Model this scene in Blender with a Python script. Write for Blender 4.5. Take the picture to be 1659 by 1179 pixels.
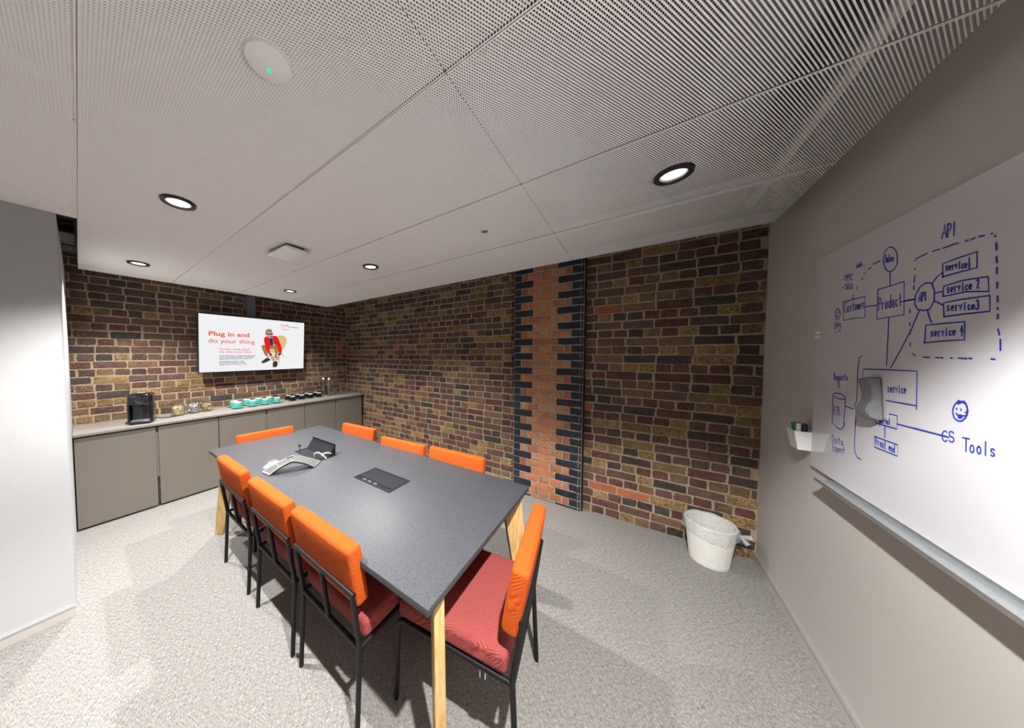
import bpy, bmesh, math, random
import numpy as np
from mathutils import Vector, Matrix
PI = math.pi
R = math.radians
random.seed(7)

# ------------------------------------------------------------------ scene, camera, light, exposure
for o in list(bpy.data.objects):
    bpy.data.objects.remove(o)
scene = bpy.context.scene
COL = scene.collection

cam_d = bpy.data.cameras.new('camera')
cam = bpy.data.objects.new('camera', cam_d)
COL.objects.link(cam)
cam_d.sensor_fit = 'HORIZONTAL'
cam_d.sensor_width = 36.0
cam_d.lens = 429.435 / 1659 * 36
cam_d.shift_x = (829.5 - 718.37) / 1659
cam_d.clip_start = 0.02
cam.location = (0, 0, 1.504)
cam.rotation_euler = (PI / 2 - 0.0360, 0, 0.6280 - PI / 2)
scene.camera = cam

EXPO = 0.30
vs = scene.view_settings
vs.view_transform = 'Standard'
vs.look = 'None'
vs.exposure = EXPO
vs.gamma = 1.0
vs.use_curve_mapping = False

world = bpy.data.worlds.new('world')
scene.world = world
world.use_nodes = True
world.node_tree.nodes['Background'].inputs['Color'].default_value = (1, 0.97, 0.94, 1)
world.node_tree.nodes['Background'].inputs['Strength'].default_value = 0.06

ZC = 2.277          # underside of the hanging mesh ceiling
# (x, y, spot power, lens emission, radius of the visible light)
LAMP_TABLE = [
    (0.322, 1.896, 235, 14.0, 'largest lit downlight, black-rimmed, left of the square white access point'),
    (0.323, 3.430, 150, 14.0, 'lit downlight in the last ceiling row above the coffee machine'),
    (1.535, 1.905, 165, 14.0, 'lit downlight right of the square access point, nearer to the brick wall'),
    (1.541, 3.428, 125, 14.0, 'smallest, farthest downlight in the ceiling above the television'),
    (1.524, -0.114, 0, 1.6, 'dark-rimmed downlight near the whiteboard, its lens only faintly bright'),
    (0.322, -0.114, 305, 14.0, 'downlight overhead by the camera, in line with the faint one near the whiteboard'),
]
SPOT_ANGLE = R(123)
SPOT_BLEND = 0.30

# ------------------------------------------------------------------ materials
def nt(m):
    return m.node_tree.nodes, m.node_tree.links

def base(name, color=(.5, .5, .5), rough=.5, metal=0.0, spec=.5):
    m = bpy.data.materials.new(name)
    m.use_nodes = True
    b = m.node_tree.nodes['Principled BSDF']
    b.inputs['Base Color'].default_value = (*color, 1)
    b.inputs['Roughness'].default_value = rough
    b.inputs['Metallic'].default_value = metal
    b.inputs['Specular IOR Level'].default_value = spec
    return m, b

def noise(m, scale, detail=4, rough=.55, vec=None):
    n, l = nt(m)
    t = n.new('ShaderNodeTexNoise')
    t.inputs['Scale'].default_value = scale
    t.inputs['Detail'].default_value = detail
    t.inputs['Roughness'].default_value = rough
    if vec is not None:
        l.new(vec, t.inputs['Vector'])
    return t

def pos(m, scale=(1, 1, 1), kind='Position'):
    n, l = nt(m)
    if kind == 'Position':
        g = n.new('ShaderNodeNewGeometry').outputs['Position']
    else:
        g = n.new('ShaderNodeTexCoord').outputs['Object']
    mp = n.new('ShaderNodeMapping')
    mp.inputs['Scale'].default_value = scale
    l.new(g, mp.inputs['Vector'])
    return mp.outputs['Vector']

def ramp(m, fac, stops):
    n, l = nt(m)
    r = n.new('ShaderNodeValToRGB')
    e = r.color_ramp.elements
    while len(e) < len(stops):
        e.new(.5)
    for k, (p, c) in enumerate(stops):
        e[k].position = p
        e[k].color = (*c, 1) if len(c) == 3 else c
    l.new(fac, r.inputs['Fac'])
    return r.outputs['Color']

def bump(m, b, h, strength=.3, dist=.01):
    n, l = nt(m)
    bp = n.new('ShaderNodeBump')
    bp.inputs['Strength'].default_value = strength
    bp.inputs['Distance'].default_value = dist
    l.new(h, bp.inputs['Height'])
    l.new(bp.outputs['Normal'], b.inputs['Normal'])

def mixc(m, fac, a, c, mode='MIX'):
    n, l = nt(m)
    x = n.new('ShaderNodeMix')
    x.data_type = 'RGBA'
    x.blend_type = mode
    for s, v in ((0, fac), (6, a), (7, c)):
        if isinstance(v, (int, float)):
            x.inputs[s].default_value = v
        elif isinstance(v, tuple):
            x.inputs[s].default_value = (*v, 1)
        else:
            l.new(v, x.inputs[s])
    return x.outputs[2]

def plain(name, color, rough=.5, metal=0.0, spec=.5, grain=0.04, scale=60, bmp=.03):
    """a solid finish with a little procedural grain in tone and relief"""
    m, b = base(name, color, rough, metal, spec)
    t = noise(m, scale, 3, vec=pos(m))
    c = ramp(m, t.outputs['Fac'], [(.3, tuple(max(0, v * (1 - grain)) for v in color)), (.7, tuple(min(1, v * (1 + grain)) for v in color))])
    m.node_tree.links.new(c, b.inputs['Base Color'])
    if bmp:
        bump(m, b, t.outputs['Fac'], bmp, .002)
    return m

def emit(name, color, strength):
    m = bpy.data.materials.new(name)
    m.use_nodes = True
    n, l = nt(m)
    n.clear()
    o = n.new('ShaderNodeOutputMaterial')
    e = n.new('ShaderNodeEmission')
    e.inputs['Color'].default_value = (*color, 1)
    e.inputs['Strength'].default_value = strength
    l.new(e.outputs[0], o.inputs['Surface'])
    return m

def brick_mat(name, c0, c1, rough=.85, pits=True, spot=None):
    m, b = base(name, c0, rough, 0, .25)
    n, l = nt(m)
    P = pos(m)
    t = noise(m, 14, 5, .65, P)
    c = ramp(m, t.outputs['Fac'], [(.32, c0), (.68, c1)])
    rnd = n.new('ShaderNodeObjectInfo').outputs['Random']
    big = noise(m, 6.5, 1, .5, P)
    add = n.new('ShaderNodeMath'); add.operation = 'ADD'
    l.new(rnd, add.inputs[0]); l.new(big.outputs['Fac'], add.inputs[1])
    k = ramp(m, add.outputs[0], [(.2, (.62, .62, .62)), (1.0, (1.35, 1.3, 1.25))])
    c = mixc(m, 1.0, c, k, 'MULTIPLY')
    f = noise(m, 160, 2, .6, P)
    sp = noise(m, 60, 3, .7, P)
    if spot:
        s = ramp(m, sp.outputs['Fac'], [(.53, (0, 0, 0)), (.62, (1, 1, 1))])
        c = mixc(m, s, c, spot)
    if pits:
        s = ramp(m, f.outputs['Fac'], [(.56, (0, 0, 0)), (.63, (1, 1, 1))])
        c = mixc(m, s, c, tuple(v * .28 for v in c0))
    l.new(c, b.inputs['Base Color'])
    hm = n.new('ShaderNodeMath'); hm.operation = 'ADD'
    l.new(t.outputs['Fac'], hm.inputs[0]); l.new(f.outputs['Fac'], hm.inputs[1])
    bump(m, b, hm.outputs[0], .65, .008)
    return m

M = {}
M['b_purple'] = brick_mat('brick_purple_brown', (0.1152, 0.0653, 0.0538), (0.0749, 0.0442, 0.0403), spot=(0.1632, 0.1056, 0.0768))
M['b_dark'] = brick_mat('brick_charcoal', (0.0634, 0.0499, 0.0461), (0.0403, 0.0346, 0.0355), spot=(0.0960, 0.0672, 0.0528))
M['b_yellow'] = brick_mat('brick_yellow_stock', (0.2940, 0.1980, 0.0840), (0.1740, 0.1128, 0.0528), spot=(0.1020, 0.0660, 0.0384))
M['b_red'] = brick_mat('brick_dull_red', (0.1416, 0.0600, 0.0456), (0.0792, 0.0372, 0.0324), spot=(0.0600, 0.0360, 0.0360))
M['b_brown'] = brick_mat('brick_brown', (0.1680, 0.1037, 0.0614), (0.1008, 0.0634, 0.0422), spot=(0.2304, 0.1488, 0.0768))
M['b_orange'] = brick_mat('brick_patch_orange', (0.3520, 0.1200, 0.0560), (0.2880, 0.0960, 0.0480))
M['p_orange'] = brick_mat('pier_brick_orange', (0.4160, 0.1720, 0.0800), (0.3200, 0.1240, 0.0560))
M['p_buff'] = brick_mat('pier_brick_buff', (0.4480, 0.2480, 0.1200), (0.3520, 0.1680, 0.0800), spot=(0.2720, 0.1040, 0.0480))
M['p_dark'] = brick_mat('pier_brick_blue_black', (0.0208, 0.0216, 0.0304), (0.0144, 0.0152, 0.0216), rough=.42, pits=False)

def mortar(name, c, amp=.6):
    m, b = base(name, c, .95, 0, .1)
    P = pos(m)
    t = noise(m, 45, 5, .7, P)
    cc = ramp(m, t.outputs['Fac'], [(.3, tuple(v * .62 for v in c)), (.7, tuple(v * 1.15 for v in c))])
    m.node_tree.links.new(cc, b.inputs['Base Color'])
    bump(m, b, t.outputs['Fac'], amp, .012)
    return m
M['mortar'] = mortar('mortar_tan', (0.4050, 0.3078, 0.2052))
M['mortar_grey'] = mortar('mortar_pier', (0.3680, 0.3440, 0.3120), .3)

def carpet():
    m, b = base('carpet', (.4, .38, .35), .95, 0, .1)
    n, l = nt(m)
    a = noise(m, 1, 2, .6, pos(m, (60, 520, 1)))
    c = noise(m, 1, 2, .6, pos(m, (480, 55, 1)))
    s = n.new('ShaderNodeMath'); s.operation = 'ADD'
    l.new(a.outputs['Fac'], s.inputs[0]); l.new(c.outputs['Fac'], s.inputs[1])
    h = n.new('ShaderNodeMath'); h.operation = 'MULTIPLY'; h.inputs[1].default_value = .5
    l.new(s.outputs[0], h.inputs[0])
    col = ramp(m, h.outputs[0], [(.36, (.095, .090, .083)), (.50, (.245, .235, .220)), (.64, (.44, .425, .40))])
    f = noise(m, 260, 1, .5, pos(m))
    tint = ramp(m, f.outputs['Fac'], [(.38, (1.12, .96, .90)), (.50, (1, 1, 1)), (.62, (.88, 1.02, 1.08))])
    l.new(mixc(m, 1.0, col, tint, 'MULTIPLY'), b.inputs['Base Color'])
    bump(m, b, h.outputs[0], .22, .003)
    return m
M['carpet'] = carpet()

def fabric(name, c0, c1):
    """jacquard: patches of fine parallel ribs, each patch turned its own way"""
    m, b = base(name, c0, .9, 0, .15)
    n, l = nt(m)
    tc = n.new('ShaderNodeTexCoord').outputs['Object']
    sx = n.new('ShaderNodeSeparateXYZ'); l.new(tc, sx.inputs[0])
    yz = n.new('ShaderNodeMath'); yz.operation = 'ADD'
    l.new(sx.outputs['Y'], yz.inputs[0]); l.new(sx.outputs['Z'], yz.inputs[1])
    v = n.new('ShaderNodeTexVoronoi'); v.inputs['Scale'].default_value = 26
    l.new(tc, v.inputs['Vector'])
    sc = n.new('ShaderNodeSeparateColor'); l.new(v.outputs['Color'], sc.inputs[0])
    def mth(op, a, c=None):
        x = n.new('ShaderNodeMath'); x.operation = op
        for i, q in enumerate((a, c)):
            if q is None: continue
            if isinstance(q, (int, float)): x.inputs[i].default_value = q
            else: l.new(q, x.inputs[i])
        return x.outputs[0]
    ang = mth('MULTIPLY', sc.outputs[0], 3.14159)
    d = mth('ADD', mth('MULTIPLY', mth('COSINE', ang), sx.outputs['X']), mth('MULTIPLY', mth('SINE', ang), yz.outputs[0]))
    w = mth('SINE', mth('MULTIPLY', d, 2 * PI / .0062))
    w = mth('ADD', mth('MULTIPLY', w, .5), .5)
    fz = noise(m, 700, 2, .6, tc)
    col = ramp(m, w, [(.15, c1), (.55, c0)])
    k = ramp(m, fz.outputs['Fac'], [(.3, (.72, .72, .72)), (.7, (1.2, 1.2, 1.2))])
    l.new(mixc(m, 1.0, col, k, 'MULTIPLY'), b.inputs['Base Color'])
    bump(m, b, mth('ADD', w, mth('MULTIPLY', fz.outputs['Fac'], .5)), .4, .0022)
    return m
M['orange'] = fabric('fabric_orange', (.55, .094, .012), (.40, .058, .008))
M['coral'] = fabric('fabric_coral', (.37, .088, .078), (.235, .042, .038))
M['seam_o'] = plain('seam_thread_orange', (.50, .080, .013), .8)
M['seam_c'] = plain('seam_thread_red', (.22, .034, .028), .8)

def tabletop():
    m, b = base('laminate_charcoal', (.075, .079, .088), .5, 0, .32)
    t = noise(m, 420, 2, .6, pos(m))
    c = ramp(m, t.outputs['Fac'], [(.34, (.030, .032, .036)), (.5, (.050, .053, .059)), (.66, (.077, .081, .088))])
    m.node_tree.links.new(c, b.inputs['Base Color'])
    bump(m, b, t.outputs['Fac'], .06, .001)
    return m
M['table'] = tabletop()

def wood():
    m, b = base('oak', (.6, .38, .15), .5, 0, .4)
    P = pos(m, (9, 9, .9), 'Object')
    t = noise(m, 9, 5, .6, P)
    c = ramp(m, t.outputs['Fac'], [(.3, (.44, .25, .085)), (.5, (.62, .39, .155)), (.7, (.70, .47, .21))])
    m.node_tree.links.new(c, b.inputs['Base Color'])
    bump(m, b, t.outputs['Fac'], .08, .002)
    return m
M['oak'] = wood()

def glass(name):
    """thin glass: clear, with a reflective film that grows towards grazing angles"""
    m, b = base(name, (.93, .95, .95), .03, 0, .8)
    n, l = nt(m)
    tr = n.new('ShaderNodeBsdfTransparent')
    tr.inputs['Color'].default_value = (.95, .97, .965, 1)
    gl = n.new('ShaderNodeBsdfGlossy')
    gl.inputs['Roughness'].default_value = .04
    lw = n.new('ShaderNodeLayerWeight'); lw.inputs['Blend'].default_value = .35
    t = noise(m, 14, 1)
    f = n.new('ShaderNodeMath'); f.operation = 'MULTIPLY_ADD'
    f.inputs[1].default_value = .62; f.inputs[2].default_value = .05
    l.new(lw.outputs['Facing'], f.inputs[0])
    mx = n.new('ShaderNodeMixShader')
    l.new(f.outputs[0], mx.inputs[0]); l.new(tr.outputs[0], mx.inputs[1]); l.new(gl.outputs[0], mx.inputs[2])
    l.new(mx.outputs[0], n['Material Output'].inputs['Surface'])
    bp = n.new('ShaderNodeBump'); bp.inputs['Strength'].default_value = .03; bp.inputs['Distance'].default_value = .002
    l.new(t.outputs['Fac'], bp.inputs['Height']); l.new(bp.outputs['Normal'], gl.inputs['Normal'])
    return m
M['glass'] = glass('clear_glass')
M['black_metal'] = plain('black_powder_coat', (.007, .007, .0075), .5, 0, .3, .1, 300, .05)
M['white_wall'] = plain('white_paint', (.50, .50, .505), .85, 0, .2, .012, 30, .05)
M['beige_wall'] = plain('warm_white_paint', (.54, .515, .485), .85, 0, .2, .012, 90, .12)
M['dark_wall'] = plain('dark_low_bounce', (.12, .12, .12), .8)  # dark tone chosen to hold down bounced light in the room
M['skirting'] = plain('skirting_paint', (.52, .48, .44), .5, 0, .4, .02)
M['alu'] = plain('brushed_aluminium', (.62, .65, .66), .32, .85, .5, .03, 200)
M['mesh_white'] = plain('white_coated_steel', (.84, .82, .80), .55, 0, .4, .02)
M['void'] = plain('soffit_grey', (.13, .125, .12), .9, 0, .1, .1)
M['channel'] = plain('galvanised_channel', (.62, .61, .59), .5, 0, .4, .06)
M['cab'] = plain('taupe_laminate', (.190, .166, .140), .55, 0, .4, .04, 300)
M['cab_top'] = plain('taupe_worktop', (.27, .24, .215), .5, 0, .4, .04, 300)
M['groove'] = plain('groove_dark', (.06, .05, .045), .7)
M['board'] = plain('whiteboard_enamel', (.66, .655, .69), .13, 0, .5, .008, 5, 0)
M['film'] = plain('clear_tape_patch', (.70, .695, .73), .08, 0, .5, .01, 40, .02)
M['ink'] = plain('blue_marker_ink', (.022, .045, .46), .4, 0, .5, .12, 200, 0)
M['white_plastic'] = plain('white_plastic', (.80, .80, .79), .4, 0, .5, .02)
M['offwhite'] = plain('offwhite_plastic', (.74, .725, .68), .5, 0, .4, .02)
M['black_plastic'] = plain('black_plastic', (.012, .012, .014), .28, 0, .5, .1)
M['black_gloss'] = plain('black_gloss', (.008, .008, .011), .08, 0, .6, .1, 60, 0)
M['dark_plate'] = plain('anodised_dark', (.010, .0105, .0125), .55, .0, .2, .1, 400)
M['grey_plastic'] = plain('grey_plastic', (.17, .182, .19), .5, 0, .4, .04)
M['grey_rib'] = plain('eraser_rib_grey', (.34, .355, .365), .5)
M['silver'] = plain('satin_silver', (.55, .55, .56), .32, .8, .5, .03)
M['phone_grey'] = plain('warm_grey_cloth_mesh', (.095, .092, .086), .7, .0, .3, .12, 900, .1)
M['teal'] = plain('teal_glaze', (.14, .52, .47), .18, 0, .5, .04)
M['black_glaze'] = plain('black_glaze', (.016, .017, .024), .15, 0, .5, .1)
M['cream'] = plain('white_glaze', (.82, .81, .77), .2, 0, .5, .02)
M['coffee'] = plain('pale_coffee', (.5, .48, .45), .4)  # even pale warm grey
M['nut'] = plain('cereal_tan', (.74, .55, .32), .7, 0, .3, .25, 40)
M['pod'] = plain('silver_foil', (.62, .62, .64), .25, .6, .5, .2, 40)
M['mix'] = plain('mixed_snack', (.62, .45, .24), .7, 0, .3, .35, 40)
M['green'] = plain('green_plastic', (.01, .22, .09), .35)
M['redcap'] = plain('red_plastic', (.55, .03, .02), .35)
M['post'] = plain('grey_painted_steel', (.145, .155, .165), .5, .1, .4, .04)
M['lens'] = emit('downlight_lens', (1, .985, .96), 14)
M['lens_dim'] = emit('downlight_lens_faint', (1, .99, .97), 1.1)
M['bezel'] = plain('bezel_black', (.020, .017, .024), .4)
M['led'] = emit('green_led', (.1, .95, .6), .7)

def bag_mat():
    m, b = base('thin_polythene', (.72, .735, .74), .16, 0, .5)
    n, l = nt(m)
    tr = n.new('ShaderNodeBsdfTransparent')
    mx = n.new('ShaderNodeMixShader')
    t = noise(m, 28, 3, .6)
    f = ramp(m, t.outputs['Fac'], [(.3, (.20, .20, .20)), (.7, (.52, .52, .52))])
    l.new(f, mx.inputs[0])
    l.new(tr.outputs[0], mx.inputs[1])
    l.new(b.outputs[0], mx.inputs[2])
    l.new(mx.outputs[0], n['Material Output'].inputs['Surface'])
    bump(m, b, t.outputs['Fac'], .3, .01)
    return m
M['bag'] = bag_mat()
SCR = 1 / (2 ** EXPO)
M['scr_white'] = emit('screen_white', (.88, .88, .90), SCR)
M['scr_red'] = emit('screen_red', (.86, .075, .03), SCR)
M['scr_navy'] = emit('screen_navy', (.045, .045, .12), SCR)
M['scr_dark'] = emit('screen_dark', (.05, .045, .03), SCR)
M['scr_jacket'] = emit('screen_jacket_red', (.80, .015, .015), SCR)
M['scr_tan'] = emit('screen_trousers', (.36, .20, .06), SCR)
M['scr_chair'] = emit('screen_chair', (.76, .52, .20), SCR)
M['scr_skin'] = emit('screen_skin', (.66, .34, .25), SCR)
M['scr_hair'] = emit('screen_hair', (.24, .24, .24), SCR)
M['scr_shirt'] = emit('screen_shirt', (.025, .045, .10), SCR)

# ------------------------------------------------------------------ mesh helpers
class MB:
    """collects shapes and links them as ONE mesh object"""
    def __init__(s):
        s.v = []; s.f = []; s.mi = []; s.sm = []
    def add(s, v, f, mi=0, smooth=False):
        o = len(s.v)
        s.v += [tuple(p) for p in v]
        s.f += [tuple(i + o for i in q) for q in f]
        s.mi += [mi] * len(f); s.sm += [smooth] * len(f)
        return s
    def box(s, x0, x1, y0, y1, z0, z1, mi=0):
        v = [(x, y, z) for x in (x0, x1) for y in (y0, y1) for z in (z0, z1)]
        f = [(0, 1, 3, 2), (4, 6, 7, 5), (0, 4, 5, 1), (2, 3, 7, 6), (0, 2, 6, 4), (1, 5, 7, 3)]
        return s.add(v, f, mi)
    def rbox(s, x0, x1, y0, y1, z0, z1, r, seg=3, mi=0, crown=0.0, crown_axis=2):
        """box with rounded edges; crown swells one face pair a little"""
        bm = bmesh.new()
        bmesh.ops.create_cube(bm, size=1)
        for q in bm.verts:
            q.co = Vector(((x0 + x1) / 2 + q.co.x * (x1 - x0), (y0 + y1) / 2 + q.co.y * (y1 - y0), (z0 + z1) / 2 + q.co.z * (z1 - z0)))
        if crown:
            bmesh.ops.subdivide_edges(bm, edges=bm.edges[:], cuts=5, use_grid_fill=True)
            c = Vector(((x0 + x1) / 2, (y0 + y1) / 2, (z0 + z1) / 2)); h = Vector(((x1 - x0) / 2, (y1 - y0) / 2, (z1 - z0) / 2))
            for q in bm.verts:
                d = [(q.co[i] - c[i]) / h[i] for i in range(3)]
                k = 1.0
                for i in range(3):
                    if i != crown_axis: k *= (1 - d[i] ** 4)
                q.co[crown_axis] += math.copysign(crown * k, d[crown_axis]) if abs(d[crown_axis]) > .99 else 0
        es = [e for e in bm.edges if len(e.link_faces) == 2 and e.calc_face_angle(0) > R(50)]
        bmesh.ops.bevel(bm, geom=es, offset=r, segments=seg, affect='EDGES', profile=.5)
        bm.verts.index_update()
        s.add([q.co[:] for q in bm.verts], [[q.index for q in f.verts] for f in bm.faces], mi, True)
        bm.free()
        return s
    def cushion(s, x0, x1, y0, y1, z0, z1, r, crown=0.0, axis=2, mi=0):
        """upholstered block: every edge rounded by r, the two broad faces swelling by crown"""
        lo = Vector((x0, y0, z0)); hi = Vector((x1, y1, z1)); c = (lo + hi) / 2; h = (hi - lo) / 2
        ax = []
        for i in range(3):
            rim = [h[i] - r + r * k / 4 for k in range(5)]
            n = max(2, int((h[i] - r) / .035))
            mid = [(h[i] - r) * k / n for k in range(n)]
            half = mid + rim
            ax.append([-q for q in half[:0:-1]] + half)
        idx = {}; v = []; f = []
        def vert(p):
            key = tuple(round(q, 6) for q in p)
            if key not in idx:
                q = Vector([max(-h[i] + r, min(h[i] - r, p[i])) for i in range(3)])
                d = Vector(p) - q
                o = q + (d.normalized() * r if d.length > 1e-9 else d)
                k = 1.0
                for i in range(3):
                    if i != axis: k *= max(0, 1 - (p[i] / h[i]) ** 4)
                if abs(p[axis]) > h[axis] - 1e-6: o[axis] += math.copysign(crown * k, p[axis])
                idx[key] = len(v); v.append(o + c)
            return idx[key]
        for i in range(3):
            a, b = (i + 1) % 3, (i + 2) % 3
            for sgn in (-1, 1):
                for u in range(len(ax[a]) - 1):
                    for w in range(len(ax[b]) - 1):
                        q = []
                        for (m, n) in ((u, w), (u + 1, w), (u + 1, w + 1), (u, w + 1)):
                            p = [0, 0, 0]; p[i] = sgn * h[i]; p[a] = ax[a][m]; p[b] = ax[b][n]
                            q.append(vert(p))
                        f.append(tuple(q))
        return s.add(v, f, mi, True)
    def tube(s, pts, r, seg=8, mi=0, closed=False, cap=True, rx=None):
        P = [Vector(p) for p in pts]; n = len(P); v = []; f = []
        up = Vector((0, 0, 1))
        prev = None
        for i in range(n):
            if closed:
                t = (P[(i + 1) % n] - P[i - 1]).normalized()
            elif i == 0: t = (P[1] - P[0]).normalized()
            elif i == n - 1: t = (P[-1] - P[-2]).normalized()
            else: t = ((P[i + 1] - P[i]).normalized() + (P[i] - P[i - 1]).normalized()).normalized()
            if prev is None:
                a = t.cross(up if abs(t.z) < .9 else Vector((0, 1, 0))).normalized()
            else:
                a = (prev - t * prev.dot(t)).normalized()
            prev = a
            b = t.cross(a)
            rr = r[i] if isinstance(r, (list, tuple)) else r
            for k in range(seg):
                w = 2 * PI * k / seg
                v.append(P[i] + a * (rr * math.cos(w)) + b * (rr * math.sin(w)))
        m = n if closed else n - 1
        for i in range(m):
            for k in range(seg):
                j = (i + 1) % n
                f.append((i * seg + k, i * seg + (k + 1) % seg, j * seg + (k + 1) % seg, j * seg + k))
        if cap and not closed:
            f.append(tuple(range(seg - 1, -1, -1))); f.append(tuple((n - 1) * seg + k for k in range(seg)))
        return s.add(v, f, mi, True)
    def lathe(s, prof, seg=24, mi=0, c=(0, 0, 0), sx=1, sy=1):
        v = []; f = []; n = len(prof)
        for k in range(seg):
            w = 2 * PI * k / seg
            for r, z in prof:
                v.append((c[0] + sx * r * math.cos(w), c[1] + sy * r * math.sin(w), c[2] + z))
        for k in range(seg):
            j = (k + 1) % seg
            for i in range(n - 1):
                a, b, cc, d = k * n + i, j * n + i, j * n + i + 1, k * n + i + 1
                f.append((a, b, cc, d))
        return s.add(v, f, mi, True)
    def prism(s, poly, axis, a, b, mi=0, smooth=False):
        """extrude a 2D outline along an axis from a to b"""
        def mk(p, q):
            if axis == 'x': return (q, p[0], p[1])
            if axis == 'y': return (p[0], q, p[1])
            return (p[0], p[1], q)
        n = len(poly)
        v = [mk(p, a) for p in poly] + [mk(p, b) for p in poly]
        f = [tuple(range(n)), tuple(range(2 * n - 1, n - 1, -1))] + [(i, i + n, (i + 1) % n + n, (i + 1) % n) for i in range(n)]
        return s.add(v, f, mi, smooth)
    def ribbon(s, pts, w, plane_n, mi=0, lift=0.0):
        """flat pen stroke on a plane with normal plane_n"""
        N = Vector(plane_n)
        P = [Vector(p) + N * lift for p in pts]
        if len(P) == 1: P = [P[0], P[0] + Vector((.001, 0, .001))]
        v = []; f = []
        for i in range(len(P)):
            t = (P[min(i + 1, len(P) - 1)] - P[max(i - 1, 0)])
            t = t.normalized() if t.length > 1e-9 else Vector((1, 0, 0))
            q = N.cross(t).normalized() * (w / 2)
            e = t * (w / 2 if i == len(P) - 1 else -w / 2 if i == 0 else 0)
            v += [P[i] + q + e, P[i] - q + e]
        for i in range(len(P) - 1):
            f.append((2 * i, 2 * i + 1, 2 * i + 3, 2 * i + 2))
        return s.add(v, f, mi)
    def xf(s, mat):
        s.v = [tuple(mat @ Vector(p)) for p in s.v]
        return s
    def mesh(s, name, mats):
        me = bpy.data.meshes.new(name)
        me.from_pydata(s.v, [], s.f)
        for m in mats: me.materials.append(m)
        me.polygons.foreach_set('material_index', s.mi)
        me.polygons.foreach_set('use_smooth', s.sm)
        me.update()
        bm = bmesh.new(); bm.from_mesh(me)
        if len(bm.faces) < 60000:
            bmesh.ops.recalc_face_normals(bm, faces=bm.faces[:])
        bm.to_mesh(me); bm.free()
        if any(s.sm): me.set_sharp_from_angle(angle=R(38))
        return me
    def build(s, name, mats, parent=None, loc=(0, 0, 0), rot=(0, 0, 0)):
        if not isinstance(mats, (list, tuple)): mats = [mats]
        o = bpy.data.objects.new(name, s.mesh(name, mats))
        COL.objects.link(o)
        o.location = loc; o.rotation_euler = rot
        if parent is not None: o.parent = parent
        return o

def tag(o, label=None, cat=None, group=None, kind=None):
    if label: o['label'] = label
    if cat: o['category'] = cat
    if group: o['group'] = group
    if kind: o['kind'] = kind
    return o

def empty(name, loc=(0, 0, 0), rz=0, label=None, cat=None, group=None):
    o = bpy.data.objects.new(name, None)
    o.empty_display_size = .1
    COL.objects.link(o)
    o.location = loc; o.rotation_euler = (0, 0, rz)
    return tag(o, label, cat, group)

def dup(root, loc, rz, label=None, group=None):
    r = root.copy(); COL.objects.link(r)
    r.location = loc; r.rotation_euler = (0, 0, rz)
    if label: r['label'] = label
    if group: r['group'] = group
    for ch in list(root.children):
        c = ch.copy(); COL.objects.link(c); c.parent = r
        for g in list(ch.children):
            d = g.copy(); COL.objects.link(d); d.parent = c
    return r

def struct(o):
    o['kind'] = 'structure'
    return o

# ------------------------------------------------------------------ room shell
XS, XF, XP = 2.88, 2.845, 2.783      # long brick wall behind / before the pier, pier face
YW, YT, YL = -0.734, 4.28, 2.60      # whiteboard wall, television wall, partition face
PY0, PY1 = 0.388, 1.083              # pier along y
X_WEST = -2.0

struct(MB().box(X_WEST - .1, 3.1, YW - .1, YT + .1, -.1, 0).build('floor', M['carpet']))
struct(MB().box(X_WEST - .1, 3.1, YW - .1, YT + .1, 2.95, 3.05).build('ceiling_slab', M['void']))
wall_back = struct(MB().box(-.12, 3.05, YT + .004, YT + .10, 0, 2.95).build('wall_back', M['mortar']))
wall_brick = struct(MB().box(XS + .004, 3.05, PY1 - .06, YT + .02, 0, 2.95).build('wall_far', M['mortar']))
wall_brick_front = struct(MB().box(XF + .004, 3.05, YW - .1, PY0 + .06, 0, 2.95).build('wall_far_front', M['mortar']))
wall_pier = struct(MB().box(XP + .005, 3.05, PY0 + .012, PY1 - .012, 0, 2.95).build('wall_pier', M['mortar_grey']))
struct(MB().box(X_WEST - .1, XF + .004, YW - .1, YW, 0, 2.95).build('wall_right', M['beige_wall']))
struct(MB().box(X_WEST, -.05, YL, YT + .1, 0, ZC).build('wall_left', M['white_wall']))
struct(MB().box(X_WEST, -.12, YL + .12, YT + .1, ZC, 2.95).build('wall_left_upper', M['white_wall']))
struct(MB().box(X_WEST - .1, X_WEST, YW, YL, 0, 2.95).build('wall_west', M['dark_wall']))  # unseen side wall, kept dark to cut the bounced fill light

bb = struct(MB().box(X_WEST, XF, YW, YW + .012, 0, .058).build('baseboard_right', M['skirting']))
MB().box(X_WEST, XF, YW, YW + .014, .058, .064).build('cap_strip', M['alu'], bb)
bb = struct(MB().box(X_WEST, -.05, YL - .012, YL, 0, .050).build('baseboard_left', M['skirting']))
MB().box(X_WEST, -.05, YL - .014, YL, .050, .056).build('cap_strip', M['alu'], bb)

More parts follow.
